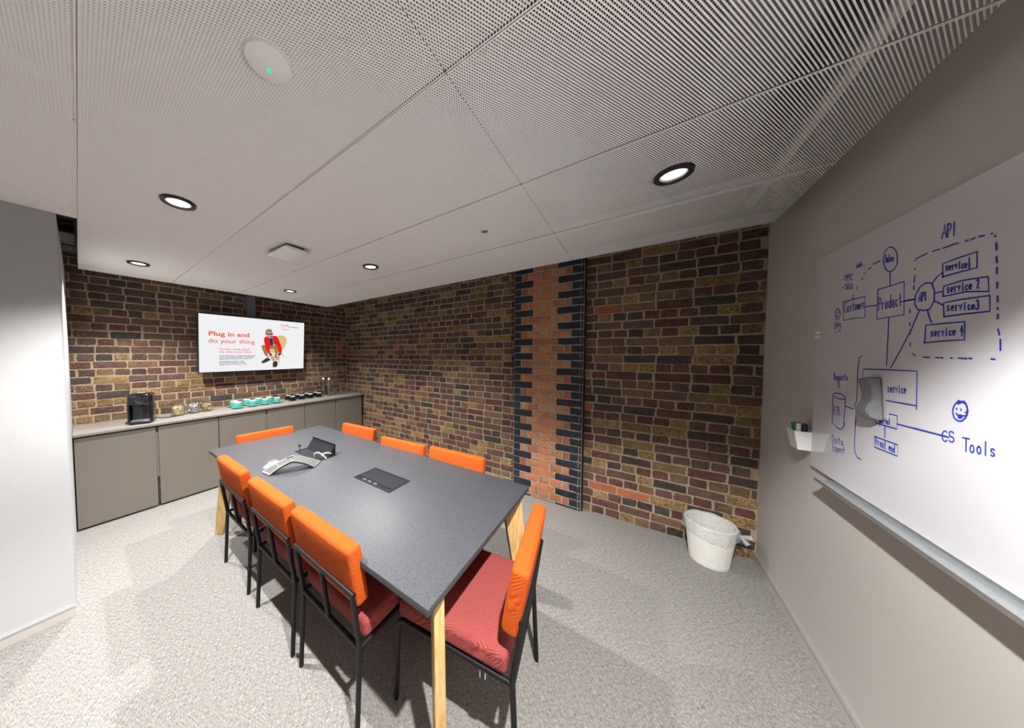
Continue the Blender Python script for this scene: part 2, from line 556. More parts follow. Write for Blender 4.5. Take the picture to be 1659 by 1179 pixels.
# ---- bricks: each one its own object on shared mesh variants
def brick_mesh(L, H=.065, D=.03, r=.0035, seed=0):
    """local: x along the wall, y out of the wall (face at y=0.. proud), z up"""
    rnd = random.Random(seed)
    j = lambda a: rnd.uniform(-a, a)
    v = []; f = []
    x, z = L / 2, H / 2
    z -= .001
    c = [(-x, -z), (x, -z), (x, z), (-x, z)]
    ring0 = [(a, -D, b) for a, b in c]
    mid = []
    for k in range(4):
        a, b = c[k]; a2, b2 = c[(k + 1) % 4]
        mid.append((a * (1 - .0028 / L) + j(.0034), b + j(.0036)))
        mid.append(((a + a2) / 2 + j(.004), (b + b2) / 2 + j(.0028)))
    ring1 = [(a, -r + j(.0015), b) for a, b in mid]
    ring2 = [(a * (1 - 2.2 * r / L), j(.0018), b * (1 - 2.2 * r / H)) for a, b in mid]
    ring0b = [(a, -D, b) for a, b in mid]
    v = ring0b + ring1 + ring2 + [(0, .0012, 0)]
    for a in (0, 8):
        for k in range(8):
            f.append((a + k, a + (k + 1) % 8, a + 8 + (k + 1) % 8, a + 8 + k))
    for k in range(8):
        f.append((16 + k, 16 + (k + 1) % 8, 24))
    return v, f

STR, HEAD = .2135, .1010
VAR = {}
def variant(L, seed):
    key = (round(L, 3), seed)
    if key not in VAR:
        v, f = brick_mesh(L, seed=hash(key) & 0xffff)
        VAR[key] = (v, f, MB().add(v, f).mesh('brick', [M['b_brown']]))
    return VAR[key]

def place_bricks(wall, specs, frame, limit=300):
    """specs: (u, z, L, material); frame maps (u, out, z) to the room. The largest as parts, the rest joined as stuff"""
    ex, ey, org = frame
    cam_p = Vector((0, 0, 1.504))
    items = []
    for (u, z, L, m) in specs:
        p = org + ex * u + Vector((0, 0, z))
        d = p - cam_p
        items.append((L * abs(d.dot(ey)) / d.length ** 3, u, z, L, m, p))
    items.sort(key=lambda t: -t[0])
    rest = MB()
    mats = []
    rot = Matrix((ex, ey, Vector((0, 0, 1)))).transposed().to_4x4()
    for i, (_, u, z, L, m, p) in enumerate(items):
        Lq = STR if abs(L - STR) < .02 else HEAD if abs(L - HEAD) < .016 else round(L / .02) * .02
        v, f, me = variant(Lq, random.randrange(6))
        mat = Matrix.Translation(p + ey * random.uniform(-.0015, .0028)) @ rot @ Matrix.Rotation(random.uniform(-.008, .008), 4, 'Y') @ Matrix.Diagonal((L / Lq, 1, random.uniform(.955, 1.03), 1))
        if i < limit:
            o = bpy.data.objects.new('brick', me)
            COL.objects.link(o)
            o.material_slots[0].link = 'OBJECT'
            o.material_slots[0].material = m
            o.parent = wall
            o.matrix_basis = mat
        else:
            if m not in mats: mats.append(m)
            rest.add([mat @ Vector(q) for q in v], f, mats.index(m))
    if rest.v:
        tag(rest.build('brick_rows', mats, wall), kind='stuff')

def pick(w):
    names = ['b_purple', 'b_dark', 'b_yellow', 'b_red', 'b_brown']
    return M[random.choices(names, w)[0]]

def english(u0, u1, z0, z1, phase, weights, special=()):
    """English bond: courses of stretchers and of headers by turns"""
    out = []
    row = 0
    z = z0
    while z < z1:
        u = u0 - random.uniform(0, .05) - (.05 if row % 2 else 0)
        stretch = (row + phase) % 2 == 0
        if not stretch: u -= .056
        while u < u1:
            L = (STR if stretch else HEAD) * random.uniform(.95, 1.05)
            if stretch and random.random() < .07: L = HEAD
            a, b = max(u, u0), min(u + L, u1)
            if b - a > .025:
                m = pick(weights((a + b) / 2, z))
                for (sa, sb, za, zb, sm) in special:
                    if sa < (a + b) / 2 < sb and za < z < zb: m = M[sm]
                out.append(((a + b) / 2, z + random.uniform(-.002, .002), b - a, m))
            u += L + random.uniform(.009, .014)
        z += .075
        row += 1
    return out

def w_back(u, z):
    if z < 1.25: return (5, 1.5, 3.2, 1.5, 4)
    return (6, 3, 1.2, 2.2, 2.2)
def w_far(u, z):
    if z < .9: return (4, 2.2, 4.4, 2.0, 4)
    return (5, 3.2, 2.4, 2.2, 3.4)
def w_front(u, z):
    return (4.5, 4.0, 2.6, 2.6, 2.2)

ez = Vector((0, 0, 1))
# television wall: u = x, out = -y
fr_back = (Vector((-1, 0, 0)), Vector((0, -1, 0)), Vector((0, YT, 0)))
sp = [(-u, z, L, m) for (u, z, L, m) in english(-.12, XS - .005, .80, 2.44, 0, w_back, [(2.71, 2.80, 1.40, 1.71, 'b_orange')])]
sp += [(-u, z, L, m) for (u, z, L, m) in english(-.12, .10, 2.45, 2.94, 0, w_back)]
place_bricks(wall_back, sp, fr_back)
# long wall: u = y, out = -x
fr_far = (Vector((0, 1, 0)), Vector((-1, 0, 0)), Vector((XS, 0, 0)))
sp = english(PY1 - .03, YT - .005, .0375, 2.60, 0, w_far, [(2.97, 3.08, 1.39, 1.70, 'b_orange'), (1.32, 1.43, 1.84, 1.91, 'b_orange')])
place_bricks(wall_brick, sp, fr_far)
fr_front = (Vector((0, 1, 0)), Vector((-1, 0, 0)), Vector((XF, 0, 0)))
sp = english(YW + .004, PY0 + .02, .0375, 2.52, 1, w_front, [(.20, .31, 1.85, 1.92, 'b_orange'), (-.13, -.02, 1.85, 1.92, 'b_orange'), (.29, .39, .96, 1.03, 'b_orange'), (.15, .27, .22, .29, 'b_orange'), (-.09, .03, .22, .29, 'b_orange')])
place_bricks(wall_brick_front, sp, fr_front)

# ---- pier: blue-black bullnose quoins around orange brick, coursed by turns
def pier():
    HB = .066
    SJ = [(1.0835, .8757, 'p_dark'), (.8640, .6426, 'p_orange'), (.6320, .4270, 'p_dark')]
    HJ = [(1.0835, .9990, 'p_dark'), (.9900, .9300, 'p_orange'), (.9200, .8070, 'p_orange'), (.7970, .6950, 'p_orange'),
          (.6830, .5770, 'p_orange'), (.5660, .5120, 'p_orange'), (.5030, .4270, 'p_dark')]
    cache = {}
    def flat(L):
        k = (round(L, 3), random.randrange(3))
        if k not in cache:
            v, f = brick_mesh(L, H=HB, r=.0025, seed=hash(k) & 0xffff)
            cache[k] = MB().add(v, f).mesh('brick', [M['p_orange']])
        return cache[k]
    def nose(flip, L):
        """brick whose outer end is a quarter round"""
        k = ('nose', flip, round(L, 3))
        if k not in cache:
            s = -1 if flip else 1
            r = .034
            out = [(-L / 2, 0)]
            out += [(L / 2 - r + r * math.sin(a), -r + r * math.cos(a)) for a in [PI / 2 * i / 6 for i in range(7)]]
            out += [(L / 2, -.062), (-L / 2, -.062)]
            cache[k] = MB().prism([(s * x, y) for x, y in out], 'z', -HB / 2, HB / 2).mesh('brick', [M['p_dark']])
        return cache[k]
    z = -.055 + .0375
    row = 0
    rot = Matrix((Vector((0, 1, 0)), Vector((-1, 0, 0)), ez)).transposed().to_4x4()
    while z < 2.62:
        lst = (SJ if row % 2 == 0 else HJ) + [(.4175, PY0, 'nose')]
        for (a, b, kind) in lst:
            L = a - b
            o = None
            if kind == 'nose':
                me = nose(True, L); mt = M['p_dark']
            elif a > 1.08:
                me = nose(False, L); mt = M['p_dark']
            else:
                me = flat(L); mt = M[kind]
                if kind == 'p_orange' and random.random() < (.45 if z < .9 or z > 1.4 else .6): mt = M['p_buff']
                if kind == 'p_orange' and L < .07: mt = random.choice([M['p_orange'], M['p_buff'], M['b_orange']])
            hz = HB
            zz = z
            p = Vector((XP + (random.uniform(-.001, .001) - .001), (a + b) / 2, zz))
            o = bpy.data.objects.new('brick', me)
            COL.objects.link(o)
            o.material_slots[0].link = 'OBJECT'
            o.material_slots[0].material = mt
            o.parent = wall_pier
            o.matrix_basis = Matrix.Translation(p) @ rot
        z += .075
        row += 1
pier()

# ------------------------------------------------------------------ hanging ceiling of expanded-metal panels
ceiling = struct(MB().box(.02, .03, YW + .09, 4.1, ZC + .05, ZC + .09).build('ceiling', M['channel']))

def expanded_panel(w, l, lwd=.014, swd=.008, strand=.0036, tilt=R(38)):
    nx = int(round(w / lwd)); ny = int(round(l / (swd / 2)))
    dx, dy = w / nx, l / ny
    jj = np.arange(ny)[:, None]; ii = np.arange(nx)[None, :]
    x = (ii + .5 * (jj % 2)) * dx + 0 * jj; y = jj * dy + 0 * ii
    P = []
    for s in (-1, 1):
        x2 = x + s * .5 * dx
        a = np.stack([x, y, 0 * x], -1).reshape(-1, 3); b = np.stack([x2, y + dy, 0 * x], -1).reshape(-1, 3)
        ok = (b[:, 0] > -1e-6) & (b[:, 0] < w + 1e-6)
        P.append(np.stack([a[ok], b[ok]], 1))
    P = np.concatenate(P)                       # strands, (n, 2, 3)
    t = np.array([0, math.cos(tilt), -math.sin(tilt)]) * strand / 2
    V = np.stack([P[:, 0] - t, P[:, 0] + t, P[:, 1] + t, P[:, 1] - t], 1).reshape(-1, 3)
    e = .0035
    for (xa, xb) in ((0, e), (w - e, w)):       # folded edges along the long sides
        V = np.concatenate([V, np.array([[xa, 0, -.0012], [xb, 0, -.0012], [xb, l, -.0012], [xa, l, -.0012]])])
    n = len(V) // 4
    me = bpy.data.meshes.new('mesh_panel')
    me.vertices.add(4 * n); me.vertices.foreach_set('co', V.astype('f').ravel())
    me.loops.add(4 * n); me.loops.foreach_set('vertex_index', np.arange(4 * n, dtype='i'))
    me.polygons.add(n); me.polygons.foreach_set('loop_start', np.arange(0, 4 * n, 4, dtype='i'))
    me.update(calc_edges=True)
    me.materials.append(M['mesh_white'])
    return me

SX = [-1.78, -1.18, -.58, .0205, .619, 1.214, 1.818, 2.420]
SY = [-.640, .440, 1.520, 2.604, 4.100]
PAN = {}
GAP = .0025
for i in range(len(SX) - 1):
    for j in range(len(SY) - 1):
        if i < 3 and j == 3: continue
        w = .5935; l = SY[j + 1] - SY[j] - GAP
        key = round(l, 2)
        if key not in PAN: PAN[key] = expanded_panel(w, l)
        o = bpy.data.objects.new('mesh_panel', PAN[key])
        COL.objects.link(o)
        o.parent = ceiling
        o.location = (SX[i] + GAP / 2, SY[j] + GAP / 2, ZC + .002)
        o.scale.x = (SX[i + 1] - SX[i] - GAP) / w
# steel carriers lying on the panels
def carrier(x0, x1, y0, y1, z0=ZC + .012, z1=ZC + .045):
    MB().box(x0, x1, y0, y1, z0, z1).build('carrier', M['channel'], ceiling)
carrier(2.36, 2.418, -.63, 4.09)
for yy in (-.52, 1.52, 2.60):
    carrier(-1.75, 2.35, yy - .015, yy + .015, ZC + .09, ZC + .12)
carrier(1.93, 1.97, -.6, 4.05, ZC + .05, ZC + .09)
# round supply duct in the void
t = empty('ventilation_duct', (0, 0, 0), 0, 'round grey air duct seen faintly through the ceiling mesh', 'duct')
MB().tube([(-1.9, .42, 2.66), (.2, .42, 2.66), (2.7, .42, 2.66)], .16, 24).build('duct_pipe', M['void'], t)
for xx in (-1.2, -.2, .8, 1.8):
    MB().tube([(xx, .42, 2.66), (xx + .03, .42, 2.66)], .168, 24).build('joint_band', M['grey_plastic'], t)
t = empty('cable_tray', (0, 0, 0), 0, 'long pale cable tray above the ceiling mesh near the whiteboard', 'tray')
MB().box(.3, 2.7, -.46, -.22, 2.60, 2.61).box(.3, 2.7, -.46, -.45, 2.61, 2.66).box(.3, 2.7, -.23, -.22, 2.61, 2.66).build('tray_channel', M['grey_plastic'], t)

# trunking on the television wall, seen past the left end of the ceiling
t = empty('wall_trunking', (0, 0, 0), 0, 'grey and white trunking high on the brick beside the partition top', 'trunking')
MB().box(-.115, .30, YT - .10, YT - .006, 2.50, 2.60).build('trunk_body', M['white_plastic'], t)
MB().box(-.115, .30, YT - .125, YT - .006, 2.445, 2.485).build('trunk_lip', M['silver'], t)
MB().box(-.115, .30, YT - .13, YT - .10, 2.60, 2.635).build('dark_slot', M['black_plastic'], t)
MB().box(.012, .05, YT - .16, YT - .13, 2.50, 2.85).build('drop_strip', M['post'], t)
MB().box(-.115, .30, YT - .14, YT - .006, 2.72, 2.78).build('upper_channel', M['grey_plastic'], t)

# ------------------------------------------------------------------ ceiling fittings
def downlight(x, y, watts, em, label, dim=False, group='round ceiling downlights'):
    t = empty('downlight', (x, y, ZC), 0, label, 'ceiling light', group)
    MB().lathe([(.046, -.004), (.050, -.010), (.060, -.012), (.066, -.009), (.068, -.002), (.068, .006), (.046, .006), (.046, -.004)], 40).build('bezel', M['bezel'], t)
    MB().lathe([(.046, -.004), (.040, .018), (.034, .030)], 40).build('reflector', M['silver'], t)
    mt = M['lens_dim'] if dim else M['lens']
    MB().lathe([(.0445, .002), (.030, .001), (.0005, .001)], 40).build('lens', mt, t)
    if watts:
        L = bpy.data.lights.new('downlight_beam', 'SPOT')
        L.energy = watts
        L.spot_size = SPOT_ANGLE
        L.spot_blend = SPOT_BLEND if y < 0 else 0.75
        L.shadow_soft_size = .022
        L.color = (1, .985, .965)
        lo = bpy.data.objects.new('downlight_beam', L)
        COL.objects.link(lo)
        lo.parent = t
        lo.location = (0, 0, -.015)
    return t
for (x, y, wt, em, lb) in LAMP_TABLE:
    downlight(x, y, wt, em, lb, wt == 0)

t = empty('smoke_detector', (.318, .802, ZC), 0, 'white round detector disc with a green light in the ceiling mesh', 'detector')
MB().lathe([(.0005, -.010), (.040, -.009), (.052, -.006), (.055, .004)], 36).build('disc', M['white_plastic'], t)
MB().lathe([(.0005, -.014), (.005, -.013), (.007, -.008)], 16, c=(.006, .012, 0)).build('indicator_light', M['led'], t)
t = empty('sensor', (1.520, .784, ZC), 0, 'tiny round grey ceiling sensor with a pale ring', 'sensor')
MB().lathe([(.022, -.004), (.030, -.006), (.036, -.003), (.037, .004)], 28).build('ring', M['white_plastic'], t)
MB().lathe([(.0005, -.010), (.012, -.009), (.022, -.003)], 24).build('sensor_lens', M['grey_plastic'], t)
t = empty('access_point', (.936, 2.098, ZC), 0, 'square white wireless access point hanging under the ceiling mesh', 'access point')
MB().rbox(-.088, .088, -.148, .148, -.040, -.018, .012, 3).build('cover', M['white_plastic'], t, rot=(0, 0, .04))
MB().box(-.06, .06, -.11, .11, -.018, .004).build('mount_plate', M['dark_plate'], t)

# ------------------------------------------------------------------ meeting table
TZ = .725
TX0, TX1, TY0, TY1 = .603, 1.543, .496, 2.800
tbl = empty('meeting_table', (1.073, 1.648, 0), 0, 'long charcoal laminate meeting table on splayed oak blade legs', 'table')
cx, cy = 1.073, 1.648
MB().rbox(TX0 - cx, TX1 - cx, TY0 - cy, TY1 - cy, TZ - .025, TZ, .0015, 2).build('tabletop', M['table'], tbl)
for sx in (-1, 1):
    MB().box(sx * .30 - .02, sx * .30 + .02, -.95, .95, TZ - .075, TZ - .026).build('under_rail', M['black_metal'], tbl)
for sy in (-1, 1):
    MB().box(-.34, .34, sy * .95 - .02, sy * .95 + .02, TZ - .075, TZ - .026).build('under_rail', M['black_metal'], tbl)
for sx in (-1, 1):
    for sy in (-1, 1):
        d = Vector((sx, sy, 0)).normalized(); q = Vector((-d.y, d.x, 0))
        foot = Vector((sx * .413, sy * 1.158, 0)); top = Vector((sx * .345, sy * 1.090, TZ - .026))
        mb = MB()
        v = []
        for p, w in ((foot, .033), (top, .056)):
            for a, b in ((-1, -1), (1, -1), (1, 1), (-1, 1)):
                v.append(p + d * (a * w) + q * (b * .0185))
        mb.add(v, [(3, 2, 1, 0), (4, 5, 6, 7), (0, 1, 5, 4), (1, 2, 6, 5), (2, 3, 7, 6), (3, 0, 4, 7)])
        o = mb.build('leg', M['oak'], tbl)
        bv = o.modifiers.new('edge', 'BEVEL'); bv.width = .004; bv.segments = 2

# ------------------------------------------------------------------ chairs
def make_chair(label):
    t = empty('dining_chair', (0, 0, 0), 0, label, 'chair', 'orange upholstered chairs around the meeting table')
    # local: sitter faces +y
    MB().cushion(-.228, .228, -.222, .245, .386, .462, .020, .007, 2).build('seat', M['coral'], t)
    rr = []
    for (a, b, c, d, z) in ((-.228, .228, -.222, .245, .4405),):
        r = .022
        for (qx, qy, a0) in ((b - r, d - r, 0), (a + r, d - r, 90), (a + r, c + r, 180), (b - r, c + r, 270)):
            for k in range(5):
                w = R(a0 + 22.5 * k)
                rr.append((qx + r * math.cos(w), qy + r * math.sin(w), z))
    MB().tube(rr, .0010, 5, closed=True).build('piping', M['seam_c'], t.children[0])
    # back cushion, leaning a little
    lean = R(-9.5)
    rot = (lean * -1, 0, 0)
    bk = MB().cushion(-.232, .232, -.029, .029, -.122, .122, .016, .005, 1).build('backrest', M['orange'], t, (0, -.247, .664), rot)
    # tube frame
    tr = .0105
    kz, ky = .366, -.240
    for s in (-1, 1):
        x = s * .218
        MB().tube([(x, -.258, 0), (x, -.2415, kz - .012), (x, -.2405, kz), (x, -.2415, kz + .012), (x, -.271, .600)], tr, 10).build('rear_leg', M['black_metal'], t)
        pts = [(x, .262, 0)]
        c = Vector((x, .205, kz + .004))
        for k in range(6):
            w = R(8 + 82 * k / 5)
            pts.append((x, .212 + .034 * math.cos(w), kz - .028 + .034 * math.sin(w)))
        MB().tube(pts, tr, 10).build('front_leg', M['black_metal'], t)
        MB().tube([(x, .214, kz + .006), (x, -.240, kz)], tr, 10).build('side_rail', M['black_metal'], t)
    MB().tube([(-.218, .200, kz + .004), (.218, .200, kz + .004)], .009, 8).build('front_rail', M['black_metal'], t)
    MB().tube([(-.218, ky, kz), (.218, ky, kz)], tr, 10).build('rear_rail', M['black_metal'], t)
    MB().tube([(-.2275, -.271, .602), (.2275, -.271, .602)], .0112, 10).build('back_rail', M['black_metal'], t)
    MB().tube([(0, ky, kz), (0, -.271, .602)], tr, 10).build('back_strut', M['black_metal'], t)
    return t
CH = [
    (.849, 1.060, -90, 'orange chair nearest to the camera in the row along the left table edge'),
    (.845, 1.575, -90, 'orange chair in the middle of the row along the left table edge'),
    (.845, 2.157, -90, 'orange chair at the far end of the left row, by the far oak leg'),
    (1.030, .590, 8, 'orange chair alone at the near table end, its coral seat in plain view'),
    (1.000, 2.560, 173.5, 'orange chair at the far table end in front of the cupboards'),
    (1.385, 2.230, 94, 'orange chair on the brick wall side of the table, farthest of that row'),
    (1.312, 1.545, 94, 'orange chair in the middle of the row along the brick wall side'),
    (1.362, 1.050, 93, 'orange chair on the brick wall side of the table, next to the brick pier'),
]
chair0 = make_chair(CH[0][3])
chair0.location = (CH[0][0], CH[0][1], 0); chair0.rotation_euler.z = R(CH[0][2])
for (x, y, a, lb) in CH[1:]:
    c = dup(chair0, (x, y, 0), R(a), lb)
    if a == 8:
        tg = MB().box(-.2245, -.2180, -.150, -.122, .333, .372).build('fabric_tag', M['black_plastic'], c)
        MB().box(-.2252, -.2245, -.146, -.1435, .333, .368).box(-.2252, -.2245, -.1265, -.1245, .333, .372).build('tag_stripe', M['white_plastic'], tg)

# ------------------------------------------------------------------ on the table
# flush cable box (closed) and the one with its flap up
def box_frame(t, x0, x1, y0, y1):
    b = .012
    MB().box(x0, x1, y0, y0 + b, 0, .0035).box(x0, x1, y1 - b, y1, 0, .0035).box(x0, x0 + b, y0 + b, y1 - b, 0, .0035).box(x1 - b, x1, y0 + b, y1 - b, 0, .0035).build('frame', M['dark_plate'], t)
    MB().box(x0 + b, x1 - b, y0 + b, y1 - b, .0001, .0012).build('well', M['black_plastic'], t)
t = empty('cable_box', (1.092, 1.270, TZ), 0, 'closed dark flush cable box in the middle of the table top', 'cable box')
box_frame(t, -.087, .087, -.163, .163)
MB().rbox(-.050, .070, -.149, .149, .0013, .0042, .001, 1).build('lid', M['dark_plate'], t)
for k in range(3):
    MB().box(-.072, -.055, -.13 + .05 * k + .10, -.10 + .05 * k + .10, .0013, .0018).build('socket', M['groove'], t)
t = empty('cable_box', (1.078, 2.030, TZ), 0, 'dark cable box beside the speakerphone with its flap standing open', 'cable box')
box_frame(t, -.078, .078, -.175, .175)
lid = MB()
lid.prism([(.012, .003), (.018, .003), (.076, .080), (.060, .092), (.057, .088), (.068, .080)], 'y', -.160, .160)
lid.build('flap', M['dark_plate'], t)
for sy in (-1, 1):
    MB().prism([(.016, .0035), (.070, .0035), (.074, .079)], 'y', sy * .158 - .003, sy * .158 + .003).build('gusset', M['dark_plate'], t)
nx = Vector((-.8, 0, .6)).normalized()
for k, yy in enumerate((-.11, -.075, .02, .06)):
    mm = Matrix.Translation(Vector((.047, yy, .0415)) + Vector((-.0022, 0, .0018))) @ Matrix.Rotation(R(37), 4, 'Y')
    MB().box(-.0014, .0014, -.011, .011, -.014, .014).xf(mm).build('socket', M['black_gloss'], t)
for i, (pts, lb) in enumerate((
    ([(1.030, 1.960, .728), (1.022, 1.935, .760), (1.028, 1.895, .775), (1.045, 1.860, .757), (1.060, 1.845, .731)], 'white cable arching out of the open cable box on its left'),
    ([(1.060, 1.905, .729), (1.050, 1.880, .757), (1.062, 1.858, .770), (1.090, 1.858, .762), (1.118, 1.872, .745)], 'white cable crossing over the other one at the open cable box'))):
    P = [Vector(p) for p in pts]
    sm = []
    for a in range(len(P) - 1):
        p0 = P[max(a - 1, 0)]; p1 = P[a]; p2 = P[a + 1]; p3 = P[min(a + 2, len(P) - 1)]
        for q in range(5):
            u = q / 5
            sm.append(.5 * ((2 * p1) + (p2 - p0) * u + (2 * p0 - 5 * p1 + 4 * p2 - p3) * u * u + (3 * p1 - p0 - 3 * p2 + p3) * u ** 3))
    sm.append(P[-1])
    tag(MB().tube(sm, .0038, 8).build('cable', M['white_plastic']), lb, 'cable')
t = empty('video_plug', (1.024, 2.165, TZ), 0, 'small black plug standing up from the open cable box', 'plug')
MB().tube([(0, 0, .002), (-.002, .002, .030), (-.003, .004, .044)], .0028, 8).build('cord', M['black_plastic'], t)
MB().rbox(-.010, .006, -.008, .012, .042, .058, .003, 2).build('plug_head', M['black_plastic'], t)

# arched speakerphone: a bent strip standing on its two ends
A, B, C_, D = [Vector((*p, 0)) for p in ((.687, 1.974), (.697, 1.885), (.934, 1.771), (1.010, 1.835))]
ph = empty('conference_phone', (.83, 1.87, TZ), .0, 'arched grey speakerphone with silver edges standing on the table', 'phone')
o0 = Vector((.83, 1.87, 0))
def arch(u, w, lift=0):
    """u along the strip 0..1, w across 0 (back) .. 1 (front)"""
    back = A.lerp(D, u); front = B.lerp(C_, u)
    p = back.lerp(front, w) - o0
    s = abs(2 * u - 1)
    h = .074 * (1 - (s ** 2.0 * .55 + s ** 1.0 * .45)) * (1 - .10 * w)
    p.z = h + .004 + lift
    return p
def strip(u0, u1, w0, w1, th, lift, nu=24, nw=2):
    mb = MB(); v = []; f = []
    for k in range(2):
        for i in range(nu + 1):
            for j in range(nw + 1):
                v.append(arch(u0 + (u1 - u0) * i / nu, w0 + (w1 - w0) * j / nw, lift - k * th))
    S_ = (nu + 1) * (nw + 1)
    for i in range(nu):
        for j in range(nw):
            a = i * (nw + 1) + j
            f += [(a, a + 1, a + nw + 2, a + nw + 1), (S_ + a, S_ + a + nw + 1, S_ + a + nw + 2, S_ + a + 1)]
    for i in range(nu):
        for j in (0, nw):
            a = i * (nw + 1) + j
            f.append((a, a + nw + 1, S_ + a + nw + 1, S_ + a))
    for i in (0, nu):
        for j in range(nw):
            a = i * (nw + 1) + j
            f.append((a, S_ + a, S_ + a + 1, a + 1))
    return mb.add(v, f, 0, True)
strip(.0, 1, 0, 1, .010, 0).build('shell', M['black_plastic'], ph)
strip(.025, .975, .08, .92, .002, .0025).build('speaker_cloth', M['phone_grey'], ph)
for (w0, w1) in ((0, .08), (.92, 1)):
    strip(0, 1, w0, w1, .004, .0035, 24, 1).build('edge_trim', M['silver'], ph)
for (u0, u1) in ((0, .025), (.975, 1)):
    strip(u0, u1, .08, .92, .004, .0035, 1, 2).build('end_trim', M['silver'], ph)
for u0 in (.22, .78):
    strip(u0, u0 + .006, .08, .92, .002, .0032, 1, 2).build('seam', M['silver'], ph)
strip(.40, .52, .09, .24, .002, .0045, 4, 1).build('button_bar', M['black_gloss'], ph)
# small crumpled white thing behind the phone
mb = MB(); v = []; f = []
rnd = random.Random(3)
n, mrings = 18, 6
for i in range(mrings):
    rr = 1 - i / (mrings - 1) * .999
    for k in range(n):
        w = 2 * PI * k / n
        v.append((.070 * rr * math.cos(w) * (1 + .12 * math.sin(3 * w)), .034 * rr * math.sin(w), .020 * (1 - rr ** 2) + (rnd.uniform(-.003, .003) if 0 < i else 0)))
for i in range(mrings - 1):
    for k in range(n):
        f.append((i * n + k, i * n + (k + 1) % n, (i + 1) * n + (k + 1) % n, (i + 1) * n + k))
t = empty('cable_pouch', (.785, 2.075, TZ + .001), R(35), 'crumpled whitish pouch of cable lying behind the speakerphone', 'pouch')
mb.add(v, f, 0, False).build('pouch', M['pod'], t)
MB().tube([(-.03 + .006 * k, .016 * math.sin(k * 1.9), .025 + .004 * math.cos(k)) for k in range(11)], .0028, 6).build('dark_cord', M['grey_plastic'], t)

# ------------------------------------------------------------------ cabinets and worktop
YC = 3.790
DX = [-.047, .433, .909, 1.389, 1.870, 2.352, 2.835]
CABL = ['taupe cupboard by the white partition, below the coffee machine', 'taupe cupboard in the middle of the run, below the teal cups', 'taupe cupboard in the brick corner, below the water bottles']
for k in range(3):
    x0, x1, x2 = DX[2 * k], DX[2 * k + 1], DX[2 * k + 2]
    t = empty('cupboard', ((x0 + x2) / 2, YC + .24, 0), 0, CABL[k], 'cabinet', 'taupe cupboards under the television')
    ox, oy = (x0 + x2) / 2, YC + .24
    MB().box(x0 - ox + .002, x2 - ox - .002, .020 - .24, .235, .03, .805).build('carcass', M['groove'], t)
    MB().box(x0 - ox + .002, x2 - ox - .002, .050 - .24, .20, 0, .03).build('plinth', M['groove'], t)
    g = .0045
    MB().rbox(x0 - ox + g, x1 - ox - .008, -.24, -.221, .018, .792, .0012, 1).build('door', M['cab'], t)
    MB().rbox(x1 - ox + .010, x2 - ox - g, -.24, -.221, .018, .792, .0012, 1).build('door', M['cab'], t)
    MB().box(x1 - ox - .006, x1 - ox + .0075, -.236, -.221, .30, .74).build('grip_strip', M['cab'], t)
wt = MB().rbox(-.048, XS - .003, YC - .012, YT - .003, .808, .830, .0015, 1).build('worktop', M['cab_top'])
tag(wt, 'continuous taupe worktop running along the brick wall on the cupboards', 'worktop')

# ------------------------------------------------------------------ things on the worktop
WZ = .830
# pod coffee machine
t = empty('coffee_machine', (.360, 3.985, WZ), R(-12), 'glossy black pod coffee machine on the left end of the worktop', 'coffee machine')
MB().rbox(-.084, .084, -.045, .110, 0, .292, .030, 5).build('body', M['black_gloss'], t)
MB().rbox(-.084, .084, -.114, .070, .176, .294, .036, 6).build('brew_head', M['black_gloss'], t)
for s in (-1, 1):
    MB().rbox(s * .077 - .008, s * .077 + .008, -.095, .0, .012, .22, .006, 3).build('side_panel', M['black_gloss'], t)
MB().lathe([(.0005, -.012), (.022, -.012), (.027, -.006), (.030, .002)], 28).xf(Matrix.Translation((0, -.116, .236)) @ Matrix.Rotation(R(-88), 4, 'X') @ Matrix.Rotation(PI, 4, 'X')).build('round_knob', M['silver'], t)
MB().lathe([(.0005, -.016), (.017, -.016), (.020, -.012)], 24).xf(Matrix.Translation((0, -.116, .236)) @ Matrix.Rotation(R(-88), 4, 'X') @ Matrix.Rotation(PI, 4, 'X')).build('knob_face', M['black_gloss'], t)
MB().lathe([(.0005, 0), (.014, 0), (.012, .022), (.0005, .022)], 16, c=(0, -.085, .160)).build('spout', M['black_plastic'], t)
MB().rbox(-.074, .074, -.135, -.030, 0, .034, .014, 3).build('drip_tray', M['black_plastic'], t)
MB().box(-.060, .060, -.124, -.040, .034, .037).build('grate', M['silver'], t)
MB().rbox(-.030, .030, .0, .055, .290, .299, .004, 2).build('lever', M['silver'], t)
MB().rbox(-.060, .060, .075, .125, .02, .25, .010, 2).build('water_tank', M['black_plastic'], t)
MB().tube([(.07, .10, .02), (.12, .09, .006), (.18, .06, .006), (.22, .085, .006), (.24, .13, .006)], .004, 6).build('cord', M['black_plastic'], t)

